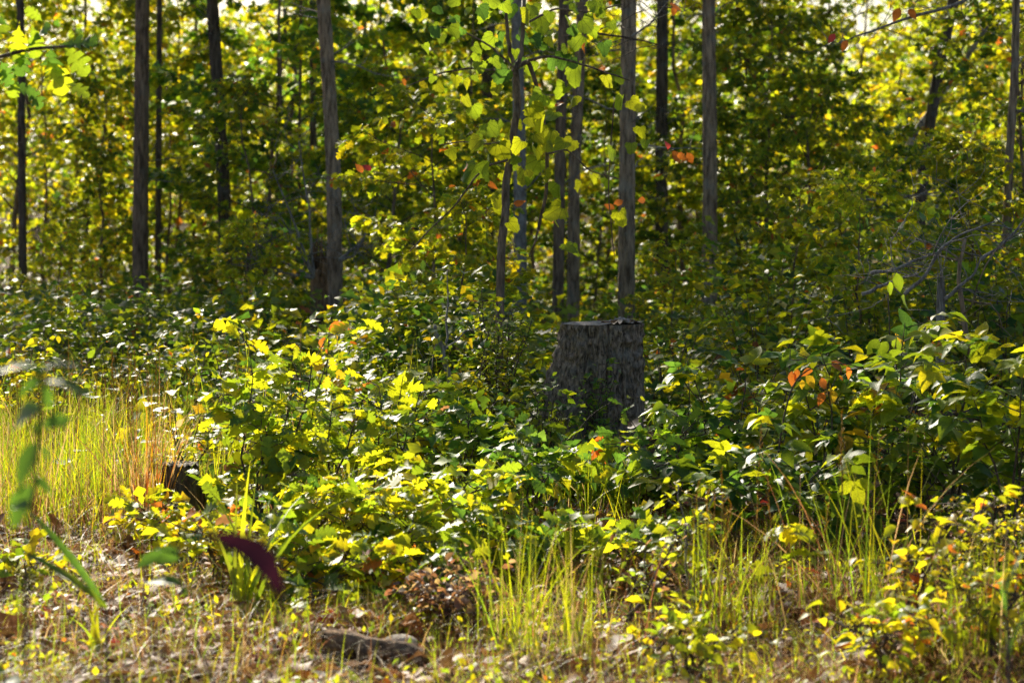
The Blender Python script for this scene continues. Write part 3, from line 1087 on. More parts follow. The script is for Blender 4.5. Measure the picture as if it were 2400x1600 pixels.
def cut_log(name, label, x0, y0, x1, y1, d0, d1, r, mat, matcut, seed, lift=0.0):
    a = px(x0, y0, d0)
    b = px(x1, y1, d1)
    ga = float(gz(a.x, a.y)) + r * .72 + lift
    gb = float(gz(b.x, b.y)) + r * .72 + lift * .3
    a.z, b.z = ga, gb
    t = thing(name, label, 'log', Vector((a.x, a.y, float(gz(a.x, a.y)))))
    o = Vector(t.location)
    L = (b - a).length
    path = [a - o + (b - a) * k for k in np.linspace(0, 1, 6)]
    path = [p + Vector((0, 0, math.sin(k * 2.1) * .006)) for k, p in enumerate(path)]
    V, Q, P, R = trunk_arrays(path, [r * 1.08, r * 1.05, r, r * .97, r * .92, r * .84], 72, 60, 16, r * .28, seed, vstretch=9)
    link('bark', mesh_from('log_bark', V, Q, None, smooth=True), mat, t)
    for k, nm in ((0, 'cut_end'), (-1, 'cut_end')):
        ring = V.reshape(60, 72, 3)[k]
        c = ring.mean(0)
        ax = np.array((b - a).normalized()) * (-.004 if k == 0 else .004)
        rr = np.random.default_rng(seed + k)
        vs = [c + ax * 3]
        for q in (.5, .99):
            jit = rr.normal(0, .004, (72, 1)) * np.array((b - a).normalized())
            vs += list(c + (ring - c) * q + ax + jit)
        vs = np.array(vs)
        T = []
        Qs = []
        for q in range(72):
            n2 = (q + 1) % 72
            T.append((0, 1 + q, 1 + n2))
            Qs.append((1 + q, 73 + q, 73 + n2, 1 + n2))
        link(nm, mesh_from('cut_end', vs, Qs, T), matcut, t)
    return t


cut_log('log', 'short weathered log lying in brown leaf litter at the bottom of the picture', 768, 1500, 990, 1500, 8.75, 8.6, .043, M_ROT, M_ROT, 41, .0)
cut_log('log', 'small grey block of wood beside the foot of the tall grass tuft', 1108, 1365, 1165, 1365, 10.3, 10.15, .045, M_DEAD, M_DEAD, 43)
cut_log('log', 'dark fallen log half buried in brambles at the right edge', 2180, 900, 2420, 880, 15.2, 15.8, .10, M_BARK_D, M_ROT, 45, .25)


def small_stump():
    d = 11.7
    base = ground(418, d)
    t = thing('tree_stump', 'small dark stump with a shaded front face standing in sunlit grass', 'stump', base)
    H = px(418, 1090, d).z - base.z
    path = [(0, 0, -.03), (.0, 0, H * .5), (.005, 0, H)]
    V, Q, _, _ = trunk_arrays(path, [.10, .088, .082], 90, 60, 18, .012, 61, flare=.25)
    link('bark', mesh_from('bark', V, Q, None, smooth=True), M_BARK_D, t)
    ring = V.reshape(60, 90, 3)[-1]
    c = ring.mean(0)
    vs = [c + np.array([0, 0, .012])]
    rr = np.random.default_rng(5)
    for q in (.3, .6, .85, 1.0):
        vs += list(c + (ring - c) * q + np.array([0, 0, 1]) * (rr.normal(0, .006, (90, 1)) + .008))
    T = [(0, 1 + q, 1 + (q + 1) % 90) for q in range(90)]
    Qs = []
    for k in range(3):
        for q in range(90):
            n2 = (q + 1) % 90
            Qs.append((1 + k * 90 + q, 91 + k * 90 + q, 91 + k * 90 + n2, 1 + k * 90 + n2))
    link('weathered_top', mesh_from('weathered_top', np.array(vs), Qs, T), M_CUT, t)
    # split slab leaning on its right side
    s = MB()
    s.tube([(.12, .02, 0), (.125, .02, H * .55), (.13, .02, H * .78)], [.045, .04, .03], 9)
    link('split_slab', s.mesh('split_slab'), M_ROT, t)


small_stump()

# ------------------------------------------------------------------ broken snags, dead stems and poles
def snag(name, label, x, y_top, d, r, mat, seed, spikes=7, lean=0.0, rough=.22):
    base = ground(x, d)
    t = thing(name, label, 'snag', base)
    H = px(x, y_top, d).z - base.z
    rng = np.random.default_rng(seed)
    path = [(lean * k, 0, -.05 + H * k) for k in np.linspace(0, 1, 8)]
    V, Q, P, R = trunk_arrays(path, [r * 1.15, r * 1.05, r, r, r * .97, r * .95, r * .9, r * .8], 72, 110, 12, r * rough, seed, flare=.3, vstretch=12)
    V = V.reshape(110, 72, 3)
    th = np.arange(72) / 72 * 2 * math.pi
    cut = H * (.72 + .28 * vnoise(th / (2 * math.pi) * 9, th * 0, 9, seed + 4))      # jagged break
    V[..., 2] = np.minimum(V[..., 2], cut[None])
    tk = link('trunk', mesh_from('trunk', V.reshape(-1, 3), Q, None, smooth=False), mat, t)
    for k in range(spikes):
        a = rng.uniform(0, 6.28)
        s = MB()
        c = np.array([lean + math.cos(a) * r * .8, math.sin(a) * r * .8, H * .72])
        s.tube([c, c + np.array([rng.normal(0, .01), 0, H * rng.uniform(.1, .3)]), c + np.array([rng.normal(0, .03), 0, H * rng.uniform(.3, .42)])], [r * .22, r * .12, .002], 5)
        link('splinter', s.mesh('splinter'), mat, tk)
    return t


snag('broken_snag', 'broken rotten brown trunk with a splintered top beside the curving grey trunk', 748, 568, 23.6, .085, M_ROT, 71)
snag('broken_snag', 'thin split grey stake with a sunlit edge standing in brush near the right edge', 2206, 613, 15.2, .028, M_DEAD, 72, 3)


def stick(name, label, pts, d, r0, r1, mat, cat='branch', twigs=0, seed=0, parent=None, group=None, k=8):
    """a dead stem through photograph points; d is one distance or one per point"""
    ds = d if isinstance(d, (list, tuple)) else [d] * len(pts)
    W = [px(x, y, q) for (x, y), q in zip(pts, ds)]
    base = W[0].copy()
    t = thing(name, label, cat, base, 0, group)
    n = 26
    tt = np.linspace(0, 1, len(W))
    s = np.linspace(0, 1, n)
    P = np.stack([np.interp(s, tt, [w[c] - base[c] for w in W]) for c in range(3)], 1)
    rng = np.random.default_rng(seed + 900)
    P[1:-1] += rng.normal(0, r0 * .35, (n - 2, 3))
    for _ in range(2):
        P[1:-1] = (P[:-2] + 2 * P[1:-1] + P[2:]) / 4
    R = np.linspace(r0, r1, n) * rng.uniform(.9, 1.1, n)
    mb = MB()
    mb.tube(P, R, k)
    link('stem', mb.mesh('stem', True), mat, t)
    for i in range(twigs):
        q = P[rng.integers(4, n)]
        bp_ = branch_path(rng, q, rng.uniform(0, 6.28), rng.uniform(-.5, .9), rng.uniform(.2, .9), 7, .1, .28)
        m = MB()
        m.tube(bp_, np.linspace(max(.003, r1 * .8), .0012, 7), 4)
        for _ in range(3):
            z = bp_[rng.integers(2, 6)]
            m.tube(branch_path(rng, z, rng.uniform(0, 6.28), rng.uniform(-.4, .8), rng.uniform(.1, .35), 5, .1, .3), np.linspace(.003, .001, 5), 3)
        link('twig', m.mesh('twig'), mat, t)
    return t


stick('fallen_pole', 'pale leaning dead pole propped against the leaning dark trunk', [(2000, 720), (2060, 500), (2120, 360), (2215, 205), (2330, 40)], [30, 30, 30.5, 31, 31], .055, .03, M_BARK_P, 'pole', 4, 1)
stick('fallen_pole', 'second thin pale pole leaning parallel, lower right of the first', [(2140, 640), (2190, 500), (2240, 380)], 27, .03, .015, M_BARK_P, 'pole', 3, 2)
stick('dead_sapling', 'bent grey dead stem with a fork rising left of the tall stump', [(1082, 1030), (1070, 960), (1064, 930), (1048, 870), (1030, 810), (1020, 765)], 15, .030, .012, M_DEAD, 'dead stem', 3, 3)
stick('dead_sapling', 'short side spur of grey dead wood left of the tall stump', [(1064, 945), (1095, 938), (1120, 930)], 15.02, .022, .015, M_DEAD, 'dead stem', 0, 4)
stick('dead_sapling', 'slim dead stem leaning left beside the split grey stake', [(2275, 830), (2252, 700), (2245, 640), (2262, 560)], 15.3, .018, .01, M_BARK, 'dead stem', 5, 5)
# dead brush by the split stake
BR = [
    ([(2120, 690), (2165, 650), (2200, 585), (2260, 545), (2330, 520)], 15.0, 'pale dead branch arching over the split grey stake'),
    ([(2040, 640), (2100, 632), (2145, 610), (2200, 590)], 14.8, 'dead branch reaching left from the top of the split grey stake'),
    ([(2210, 705), (2250, 670), (2285, 640), (2300, 600)], 15.2, 'dead twiggy branch right of the split grey stake'),
    ([(2300, 610), (2340, 580), (2370, 555), (2410, 500)], 15.4, 'dead branch crossing the thin crooked trunk'),
    ([(1990, 465), (2080, 470), (2160, 455), (2210, 450)], 20, 'long thin dead branch lying level across the pale leaning pole'),
    ([(2020, 690), (2090, 660), (2150, 640)], 14.6, 'thin dead branch above the bramble thicket'),
]
for i, (p, d, lab) in enumerate(BR):
    stick('dead_branch', lab, p, d, .012, .005, M_DEAD, 'branch', 6, 20 + i, None, 'dead brush near the right edge')
# long bare branch hanging in from the top right
stick('dead_branch', 'long bare branch sweeping in from the top right with a few orange leaves', [(2330, -60), (2255, 10), (2150, 35), (2080, 60), (2010, 85), (1960, 105)], 18, .016, .004, M_DEAD, 'branch', 12, 40)
stick('dead_branch', 'thin bare branch crossing the trunk behind the stump near the top', [(1330, 60), (1400, 80), (1470, 88), (1530, 100), (1600, 120)], 18, .010, .003, M_TWIG, 'branch', 8, 41)
stick('dead_branch', 'pale bare twig sloping up to the top between the two straight grey trunks', [(1480, 86), (1520, 60), (1560, 10), (1590, -20)], 18, .008, .003, M_DEAD, 'branch', 4, 42)
# spray of bare twigs round the broken snag
for i, (x1, y1, lab) in enumerate([
        (560, 540, 'bare grey branch reaching far left from the broken snag'), (590, 605, 'low level bare branch left of the broken snag'),
        (640, 400, 'bare twig fanning up left of the broken snag'), (700, 330, 'tall thin bare stem rising from the broken snag'),
        (655, 500, 'crooked pale twig left of the broken snag'), (880, 500, 'bare branch sloping up right from the curving grey trunk'),
        (850, 560, 'thin lower bare branch right of the curving grey trunk')]):
    s0 = (735, 650) if x1 < 780 else (795, 610)
    stick('dead_branch', lab, [s0, ((s0[0] + x1) / 2 + 8, (s0[1] + y1) / 2 + 14), (x1, y1)], 22.2, .015, .005, M_DEAD, 'branch', 8, 60 + i, None, 'bare branches round the broken snag')

# ------------------------------------------------------------------ grapevine
def grapevine():
    d = 15.5
    base = ground(1174, d)
    t = thing('grapevine', 'brown climbing grapevine with big heart-shaped leaves glowing in the upper middle', 'vine', base)
    rng = np.random.default_rng(77)
    stems = [
        ([(1174, 960), (1172, 760), (1176, 600), (1181, 510), (1190, 420), (1198, 357), (1209, 260), (1212, 204), (1207, 160)], .030, .022),
        ([(1207, 160), (1195, 120), (1188, 60), (1180, -40)], .014, .010),
        ([(1209, 162), (1222, 130), (1226, 60), (1232, -40)], .016, .011),
        ([(1212, 158), (1238, 142), (1250, 180), (1262, 220), (1278, 300), (1284, 400), (1276, 480), (1262, 540)], .016, .010),
        ([(1210, 175), (1160, 165), (1100, 160), (1030, 172), (960, 200)], .009, .004),
        ([(1238, 142), (1290, 130), (1360, 150), (1420, 170), (1480, 190)], .010, .004),
        ([(1195, 330), (1140, 338), (1080, 332), (1030, 340)], .007, .003),
        ([(1190, 375), (1140, 390), (1110, 420), (1070, 480), (1010, 535), (960, 590)], .008, .004),
        ([(1262, 540), (1250, 580), (1240, 600)], .008, .004),
        ([(1207, 160), (1150, 110), (1080, 70), (1010, 60)], .008, .004),
        ([(1284, 360), (1330, 350), (1380, 400), (1450, 420)], .007, .003),
        ([(1440, 240), (1432, 330), (1425, 450), (1440, 600)], .005, .003),
        ([(1226, 60), (1300, 20), (1380, 30), (1460, 10)], .008, .004),
    ]
    paths = []
    for i, (pts, r0, r1) in enumerate(stems):
        W = [px(x, y, d + .12 * math.sin(i * 2.3) + .05 * k) - base for k, (x, y) in enumerate(pts)]
        if i == 0:
            W[0] = Vector((W[0].x, W[0].y, -.03))
        n = 30
        tt = np.linspace(0, 1, len(W))
        P = np.stack([np.interp(np.linspace(0, 1, n), tt, [w[c] for w in W]) for c in range(3)], 1)
        P[1:-1] += rng.normal(0, r0 * .3, (n - 2, 3))
        for _ in range(2):
            P[1:-1] = (P[:-2] + 2 * P[1:-1] + P[2:]) / 4
        mb = MB()
        mb.tube(P, np.linspace(r0, r1, n), 9)
        link('vine_stem' if r0 > .012 else 'tendril', mb.mesh('stem', True), M_BARK_B, t)
        paths.append(P)
    # leaves one can point at: (x, y, size px, lit kind)
    L = [(1055, 365, 62), (1075, 345, 44), (1090, 240, 62), (1083, 205, 58), (1105, 265, 70), (1130, 345, 66), (1150, 395, 80), (1120, 400, 74), (1165, 350, 66),
         (1175, 420, 60), (1190, 330, 58), (1235, 290, 60), (1250, 330, 66), (1255, 365, 70), (1240, 260, 62), (1292, 320, 56), (1300, 275, 56), (1300, 420, 58),
         (1265, 390, 64), (1230, 410, 56), (1195, 380, 40), (1215, 375, 34), (1172, 480, 60), (1190, 535, 56), (1165, 470, 50), (1320, 500, 62), (1300, 510, 52),
         (1285, 440, 50), (1310, 445, 60), (1328, 355, 84), (1345, 345, 70), (1275, 240, 80), (1268, 295, 82), (1330, 220, 66), (1352, 170, 78), (1370, 100, 66),
         (1385, 80, 60), (1345, 240, 56), (1360, 60, 60), (1300, 150, 60), (1290, 100, 56), (1245, 100, 54), (1215, 80, 50), (1180, 90, 58), (1160, 100, 60),
         (1150, 40, 60), (1120, 30, 56), (1090, 35, 54), (1060, 50, 50), (1085, 80, 48), (1030, 80, 46), (1020, 70, 40), (1130, 135, 50), (1240, 30, 56),
         (1200, 20, 54), (1290, 40, 54), (1330, 15, 50), (1420, 190, 56), (1440, 180, 44), (1475, 250, 62), (1460, 235, 50), (1500, 255, 48), (1500, 310, 56),
         (1515, 340, 48), (1480, 345, 44), (1440, 360, 46), (1450, 510, 60), (1435, 400, 44), (1425, 430, 42), (1385, 420, 46), (1365, 440, 44), (1340, 585, 50),
         (1325, 580, 44), (1250, 60, 50), (1075, 10, 50), (1140, 5, 50), (1000, 40, 44), (975, 30, 40), (1400, 30, 44), (1430, 60, 40), (1060, 290, 44), (1030, 310, 40),
         (1225, 345, 60), (1245, 430, 50), (1205, 300, 50), (1140, 300, 54), (1110, 330, 56), (1280, 350, 54), (1180, 300, 50)]
    L += [(int(rng.uniform(980, 1430)), int(rng.uniform(-20, 210)), int(rng.uniform(34, 66))) for _ in range(46)]
    n = len(L)
    P = np.array([px(x, y - s * .3, d + rng.uniform(-.35, .5)) - base for x, y, s in L])
    S = np.array([s for *_, s in L]) / F * d * .76 * rng.uniform(.6, 1.1, n)
    # blades hang, their faces turned every way but mostly towards the light
    D = rng.normal(0, .45, (n, 3))
    D[:, 2] = -1.0
    D[:, 0] += rng.choice([-.4, .4], n)
    N = np.stack([rng.normal(-.25, .55, n), rng.choice([1, -1], n, p=[.7, .3]) * rng.uniform(.4, 1.0, n), rng.uniform(.1, .8, n)], 1)
    lit = np.array([y > 180 for _, y, _ in L])  # lower leaves are coloured as sunlit, upper ones as shaded
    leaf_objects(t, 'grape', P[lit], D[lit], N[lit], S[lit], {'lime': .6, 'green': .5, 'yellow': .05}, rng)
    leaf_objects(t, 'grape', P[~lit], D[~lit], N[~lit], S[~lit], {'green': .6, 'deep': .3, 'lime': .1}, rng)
    # a few small turned leaves
    K = [(1145, 425), (1205, 478), (1460, 470), (1495, 470), (1440, 490), (1590, 360), (1565, 350), (1085, 400), (1300, 250), (1372, 100), (870, 400), (850, 405)]
    P = np.array([px(x, y, d + .2) - base for x, y in K])
    leaf_objects(t, 'ovate', P, rng.normal(0, 1, (len(K), 3)), rng.normal(0, 1, (len(K), 3)), np.full(len(K), .075), {'orange': .8, 'red': .2}, rng, 'autumn_leaf')


grapevine()

# ------------------------------------------------------------------ shrubs
def shrub(name, label, cat, loc, h, spread, shape, lsz, stems, mix, n_single, seed, per_m=16, tilt=.7, droop=.15, twigs=7, group=None, rest=True, lean=(0, 0), stem_mat=None, vtop=0.0):
    rng = np.random.default_rng(seed)
    t = thing(name, label, cat, loc, 0, group)
    A = [[], [], [], []]
    for s in range(stems):
        mb = MB()
        a = s * 2.4 + rng.uniform(-.5, .5)
        L = h * rng.uniform(.7, 1.05)
        out = spread * rng.uniform(.3, .9)
        P = [np.array([rng.normal(0, .03), rng.normal(0, .03), -.03])]
        n = 8
        for k in range(1, n):
            v = k / (n - 1)
            P.append(np.array([math.cos(a) * out * v ** 1.4 + lean[0] * v, math.sin(a) * out * v ** 1.4 + lean[1] * v, L * (v if spread < h else math.sin(v * 1.9) / math.sin(1.9) * .98)]) + rng.normal(0, .012, 3))
        P = np.array(P)
        mb.tube(P, np.linspace(.0065 + .003 * h, .002, n), 6)
        for k in range(twigs):
            v = .22 + .78 * (k + rng.random()) / twigs
            q = np.array([np.interp(v * (n - 1), range(n), P[:, c]) for c in range(3)])
            tl = (spread * .55 + .1) * rng.uniform(.4, 1.0) * (1.15 - .5 * v)
            tw = branch_path(rng, q, rng.uniform(0, 6.28), rng.uniform(-.1, .7), tl, 4, .1, .16)
            mb.tube(tw, np.linspace(.0035, .0015, 4), 4)
            for x, b in zip(A, spray_leaves(rng, tw, lsz, per_m, .25, 1.0, tilt, droop, 3)):
                x.append(b)
        link('stem', mb.mesh('stem'), stem_mat or M_TWIG, t)
    P, D, N, S = (np.concatenate(a) for a in A)
    low = P[:, 2] < .015
    P[low, 2] = .015 + rng.random(low.sum()) * .05
    # those that show largest and nearest become leaves of their own
    order = np.argsort(P[:, 1] - 1.2 * P[:, 2] + rng.normal(0, .25, len(P)) - S * 2)
    k = min(n_single, len(P))
    one, more = order[:k], order[k:]
    leaf_objects(t, shape, P[one], D[one], N[one], S[one], mix, rng)
    if rest and len(more):
        mb = MB()
        add_leaves(mb, {'oak': 'oak_lo', 'tri': 'ovate_lo', 'ovate': 'ovate_lo'}.get(shape, shape), P[more], D[more], N[more], S[more] * (.62 if shape == 'tri' else 1), palette(rng, len(more), mix), rng)
        o = link('foliage', mb.mesh('foliage'), M_GLOSS, t)
        o['kind'] = 'stuff'
    return t


OAKS = 'oak seedlings and oak scrub'
# x, d, h, spread, leaf, stems, singles, label
OAK_SCRUB = [
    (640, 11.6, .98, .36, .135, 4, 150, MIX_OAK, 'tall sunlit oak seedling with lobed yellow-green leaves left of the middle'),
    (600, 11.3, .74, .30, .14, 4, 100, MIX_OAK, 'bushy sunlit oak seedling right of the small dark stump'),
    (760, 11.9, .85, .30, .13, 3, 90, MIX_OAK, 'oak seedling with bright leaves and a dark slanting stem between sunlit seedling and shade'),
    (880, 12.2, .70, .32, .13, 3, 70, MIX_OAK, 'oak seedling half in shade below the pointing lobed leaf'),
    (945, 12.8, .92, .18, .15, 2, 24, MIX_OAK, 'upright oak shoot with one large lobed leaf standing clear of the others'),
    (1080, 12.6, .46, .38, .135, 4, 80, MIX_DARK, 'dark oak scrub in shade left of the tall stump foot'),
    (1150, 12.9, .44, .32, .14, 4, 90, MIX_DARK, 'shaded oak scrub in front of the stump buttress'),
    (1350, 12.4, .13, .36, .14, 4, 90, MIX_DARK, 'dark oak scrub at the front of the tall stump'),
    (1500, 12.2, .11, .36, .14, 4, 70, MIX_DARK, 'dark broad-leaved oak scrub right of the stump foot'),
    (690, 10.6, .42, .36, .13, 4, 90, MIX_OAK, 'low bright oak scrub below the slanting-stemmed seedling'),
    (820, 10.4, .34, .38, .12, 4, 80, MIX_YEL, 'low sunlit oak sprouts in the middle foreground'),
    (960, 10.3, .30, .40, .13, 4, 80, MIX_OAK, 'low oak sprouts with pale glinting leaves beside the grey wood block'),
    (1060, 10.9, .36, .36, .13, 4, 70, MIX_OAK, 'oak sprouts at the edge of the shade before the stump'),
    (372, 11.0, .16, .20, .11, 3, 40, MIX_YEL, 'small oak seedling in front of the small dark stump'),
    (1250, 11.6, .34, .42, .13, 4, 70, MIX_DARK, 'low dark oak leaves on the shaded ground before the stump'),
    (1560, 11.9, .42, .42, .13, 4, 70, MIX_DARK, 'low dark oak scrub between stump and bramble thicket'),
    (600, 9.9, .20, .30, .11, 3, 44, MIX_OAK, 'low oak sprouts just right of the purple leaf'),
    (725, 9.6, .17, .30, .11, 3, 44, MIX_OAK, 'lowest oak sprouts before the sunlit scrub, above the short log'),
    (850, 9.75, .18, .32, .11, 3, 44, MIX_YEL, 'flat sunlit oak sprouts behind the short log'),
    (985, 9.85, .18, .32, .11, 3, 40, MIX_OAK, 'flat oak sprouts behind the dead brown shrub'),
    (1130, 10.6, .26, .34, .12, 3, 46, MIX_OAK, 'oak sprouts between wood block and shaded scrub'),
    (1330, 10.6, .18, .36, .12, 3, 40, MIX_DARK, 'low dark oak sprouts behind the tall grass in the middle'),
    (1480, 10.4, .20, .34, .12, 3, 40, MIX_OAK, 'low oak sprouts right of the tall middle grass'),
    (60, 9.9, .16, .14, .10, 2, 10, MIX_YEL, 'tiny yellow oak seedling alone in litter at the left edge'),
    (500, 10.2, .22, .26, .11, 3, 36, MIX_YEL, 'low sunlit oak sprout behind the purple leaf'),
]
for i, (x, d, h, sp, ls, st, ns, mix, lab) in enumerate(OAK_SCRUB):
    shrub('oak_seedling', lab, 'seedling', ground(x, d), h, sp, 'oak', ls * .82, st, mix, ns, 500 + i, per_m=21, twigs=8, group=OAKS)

BRAMBLES = [
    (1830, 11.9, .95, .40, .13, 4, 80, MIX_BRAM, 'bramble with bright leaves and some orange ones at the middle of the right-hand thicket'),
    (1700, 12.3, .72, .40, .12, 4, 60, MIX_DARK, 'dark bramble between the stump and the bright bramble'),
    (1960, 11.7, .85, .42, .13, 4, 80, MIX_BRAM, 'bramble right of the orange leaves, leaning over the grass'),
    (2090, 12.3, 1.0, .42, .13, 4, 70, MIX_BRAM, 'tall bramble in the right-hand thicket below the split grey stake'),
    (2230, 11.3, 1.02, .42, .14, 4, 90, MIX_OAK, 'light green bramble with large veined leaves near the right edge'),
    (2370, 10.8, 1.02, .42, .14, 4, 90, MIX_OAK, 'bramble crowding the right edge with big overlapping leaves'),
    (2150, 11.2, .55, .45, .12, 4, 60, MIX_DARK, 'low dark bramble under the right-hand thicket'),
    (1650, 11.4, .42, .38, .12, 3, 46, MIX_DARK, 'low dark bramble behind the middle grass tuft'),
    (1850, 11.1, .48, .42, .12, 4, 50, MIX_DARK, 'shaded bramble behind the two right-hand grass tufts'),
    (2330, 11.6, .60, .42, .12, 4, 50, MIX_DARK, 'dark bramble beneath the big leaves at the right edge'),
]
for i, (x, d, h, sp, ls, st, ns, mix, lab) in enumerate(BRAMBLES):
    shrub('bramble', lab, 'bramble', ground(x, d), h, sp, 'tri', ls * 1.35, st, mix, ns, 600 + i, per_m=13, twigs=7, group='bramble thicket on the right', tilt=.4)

# reddish arching autumn leaves in the bramble
def hanging_leaves(name, label, cat, pts, d, size, mix, shape, seed, stem=None):
    base = px(pts[0][0], pts[0][1], d)
    rng = np.random.default_rng(seed)
    g = ground(stem[0][0], d) if stem else base
    t = thing(name, label, cat, g)
    if stem:
        W = [px(x, y, d) - g for x, y in stem]
        W[0] = Vector((W[0].x, W[0].y, -.02))
        n = 20
        P = np.stack([np.interp(np.linspace(0, 1, n), np.linspace(0, 1, len(W)), [w[c] for w in W]) for c in range(3)], 1)
        for _ in range(2):
            P[1:-1] = (P[:-2] + 2 * P[1:-1] + P[2:]) / 4
        mb = MB()
        mb.tube(P, np.linspace(.005, .002, n), 6)
        link('stem', mb.mesh('stem'), M_TWIG, t)
    n = len(pts)
    P = np.array([px(x, y, d + rng.uniform(-.05, .05)) - g for x, y in pts])
    D = rng.normal(0, .5, (n, 3))
    D[:, 2] -= .8
    N = np.stack([rng.normal(0, .4, n), rng.choice([-1, 1], n) * .8, rng.uniform(.2, 1, n)], 1)
    leaf_objects(t, shape, P, D, N, np.full(n, size) * rng.uniform(.75, 1.2, n), mix, rng)
    return t


hanging_leaves('bramble_cane', 'arching bramble cane carrying orange-red drooping leaves', 'cane',
               [(1855, 870), (1870, 865), (1890, 880), (1905, 868), (1925, 885), (1945, 905), (1955, 915), (1930, 920), (1880, 890), (1985, 860)], 11.5, .062,
               {'orange': .7, 'gold': .3}, 'ovate', 3, [(1800, 1250), (1830, 1000), (1860, 890), (1910, 855), (1990, 850), (2060, 880)])
hanging_leaves('sassafras_seedling', 'low plant with yellow pointed leaves in the middle of the thicket', 'seedling',
               [(1975, 1040), (1990, 1035), (1960, 1050), (2005, 1055), (1980, 1020)], 11.2, .10, {'gold': .6, 'yellow': .4}, 'ovate', 4, [(2010, 1250), (1985, 1100), (1980, 1040)])
hanging_leaves('sassafras_seedling', 'tall slim plant with broad dull yellow leaves above the thicket', 'seedling',
               [(2095, 790), (2130, 775), (2080, 800), (2110, 770), (2100, 640), (2085, 660), (2120, 690), (2060, 795), (2140, 800)], 14.0, .11, {'gold': .5, 'green': .5}, 'ovate', 5,
               [(2090, 1000), (2086, 800), (2080, 640)])

# small-leaved shrubs low right, with orange tips
shrub('blueberry_bush', 'arching shrub with round yellow and orange leaves low on the right', 'bush', ground(2130, 8.9), .52, .22, 'ovate', .062, 3, {'lime': .4, 'yellow': .35, 'orange': .12, 'gold': .15}, 110, 701, per_m=26, twigs=8, lean=(.16, 0))
shrub('blueberry_bush', 'fine-leaved golden bush at the right edge above the grass', 'bush', ground(2330, 9.6), .50, .30, 'tiny', .035, 6, {'lime': .35, 'yellow': .5, 'gold': .15}, 60, 702, per_m=70, twigs=10)
shrub('blueberry_bush', 'low bush with rounded yellow leaves in the bottom right corner', 'bush', ground(2080, 8.35), .20, .24, 'ovate', .055, 5, {'lime': .45, 'yellow': .35, 'orange': .1, 'green': .1}, 110, 703, per_m=26, twigs=7)
shrub('blueberry_bush', 'low leafy bush under the grass at the bottom right edge', 'bush', ground(2320, 8.5), .26, .26, 'ovate', .05, 5, {'lime': .4, 'yellow': .3, 'orange': .12, 'green': .2}, 90, 704, per_m=26, twigs=7)
shrub('blueberry_bush', 'small green-yellow bush at the bottom left of the middle right grass tuft', 'bush', ground(1620, 8.5), .22, .24, 'ovate', .05, 5, {'lime': .5, 'yellow': .3, 'green': .2}, 80, 705, per_m=26, twigs=7)
shrub('thin_shoot', 'slender bare-stemmed shoot with few leaves between grass tufts', 'shoot', ground(1625, 9.6), .62, .12, 'ovate', .05, 2, {'lime': .7, 'yellow': .3}, 26, 706, per_m=6, twigs=6, stem_mat=M_DEAD)
shrub('thin_shoot', 'leafy twiggy shoot leaning right in front of the dark scrub', 'shoot', ground(1450, 9.4), .42, .20, 'ovate', .05, 3, {'lime': .42, 'green': .34, 'straw': .16, 'brown': .08}, 50, 707, per_m=14, twigs=6, lean=(.2, 0))
shrub('thin_shoot', 'upright shoot with three pale leaves before the bramble', 'shoot', ground(1800, 9.5), .42, .10, 'oak', .10, 1, {'lime': .6, 'yellow': .4}, 12, 708, per_m=8, twigs=4)
shrub('dead_bush', 'low dead shrub with curled brown leaves behind the short log', 'bush', ground(1050, 9.3), .20, .24, 'ovate', .038, 7, {'brown': .8, 'straw': .3}, 110, 709, per_m=34, twigs=9, tilt=.9)
shrub('huckleberry', 'feathery fine-leaved bush in front of the vine foot, left of the stump', 'bush', ground(1160, 14.3), 1.05, .26, 'tiny', .045, 9, {'lime': .4, 'green': .5, 'yellow': .1}, 60, 710, per_m=60, twigs=12)
shrub('weed', 'leafy weed covering the left foot of the tall stump', 'weed', ground(1275, 13.3), .55, .22, 'ovate', .06, 6, {'deep': .3, 'green': .5, 'lime': .2}, 70, 720, per_m=22, twigs=8)
shrub('weed', 'green feathery weed growing against the stump face', 'weed', ground(1395, 13.5), .70, .10, 'tiny', .045, 5, {'deep': .4, 'green': .6}, 40, 711, per_m=50, twigs=10)
shrub('huckleberry', 'sunlit small-leaved bush at the left edge behind the meadow grass', 'bush', ground(40, 15.5), .85, .45, 'ovate', .07, 6, MIX_YEL, 80, 712, per_m=26, twigs=9)
shrub('aster', 'leafy weed with tufted pale seed heads in the left grass', 'weed', ground(430, 12.2), .62, .20, 'ovate', .05, 4, {'lime': .6, 'yellow': .3, 'straw': .1}, 60, 713, per_m=20, twigs=6)
# one standing gold leaf shoot over the sunlit seedling
hanging_leaves('oak_shoot', 'thin oak shoot with a small golden leaf at its tip above the sunlit seedling', 'shoot', [(775, 835), (760, 850), (800, 868), (785, 885), (770, 880), (790, 812)], 11.7, .085, {'gold': .7, 'yellow': .3}, 'oak', 9,
               [(700, 1200), (715, 1060), (740, 930), (765, 850), (780, 815)])
hanging_leaves('oak_shoot', 'single upright lobed green leaf standing on a thin stalk left of the stump', 'shoot', [(935, 905), (950, 868)], 12.4, .16, {'lime': 1}, 'oak', 12, [(930, 1100), (932, 960), (945, 880)])
hanging_leaves('oak_shoot', 'pair of broad lobed leaves lit from behind below the stump', 'shoot', [(910, 1060), (935, 1045), (900, 1050)], 11.9, .15, {'lime': 1}, 'oak', 14, [(960, 1200), (950, 1100), (925, 1050)])
hanging_leaves('oak_shoot', 'brown withered leaf hanging at the stump foot', 'shoot', [(1410, 1030), (1405, 1020), (1470, 1000)], 12.2, .12, {'brown': .7, 'orange': .3}, 'ovate', 15, [(1420, 1180), (1415, 1080), (1410, 1025)])
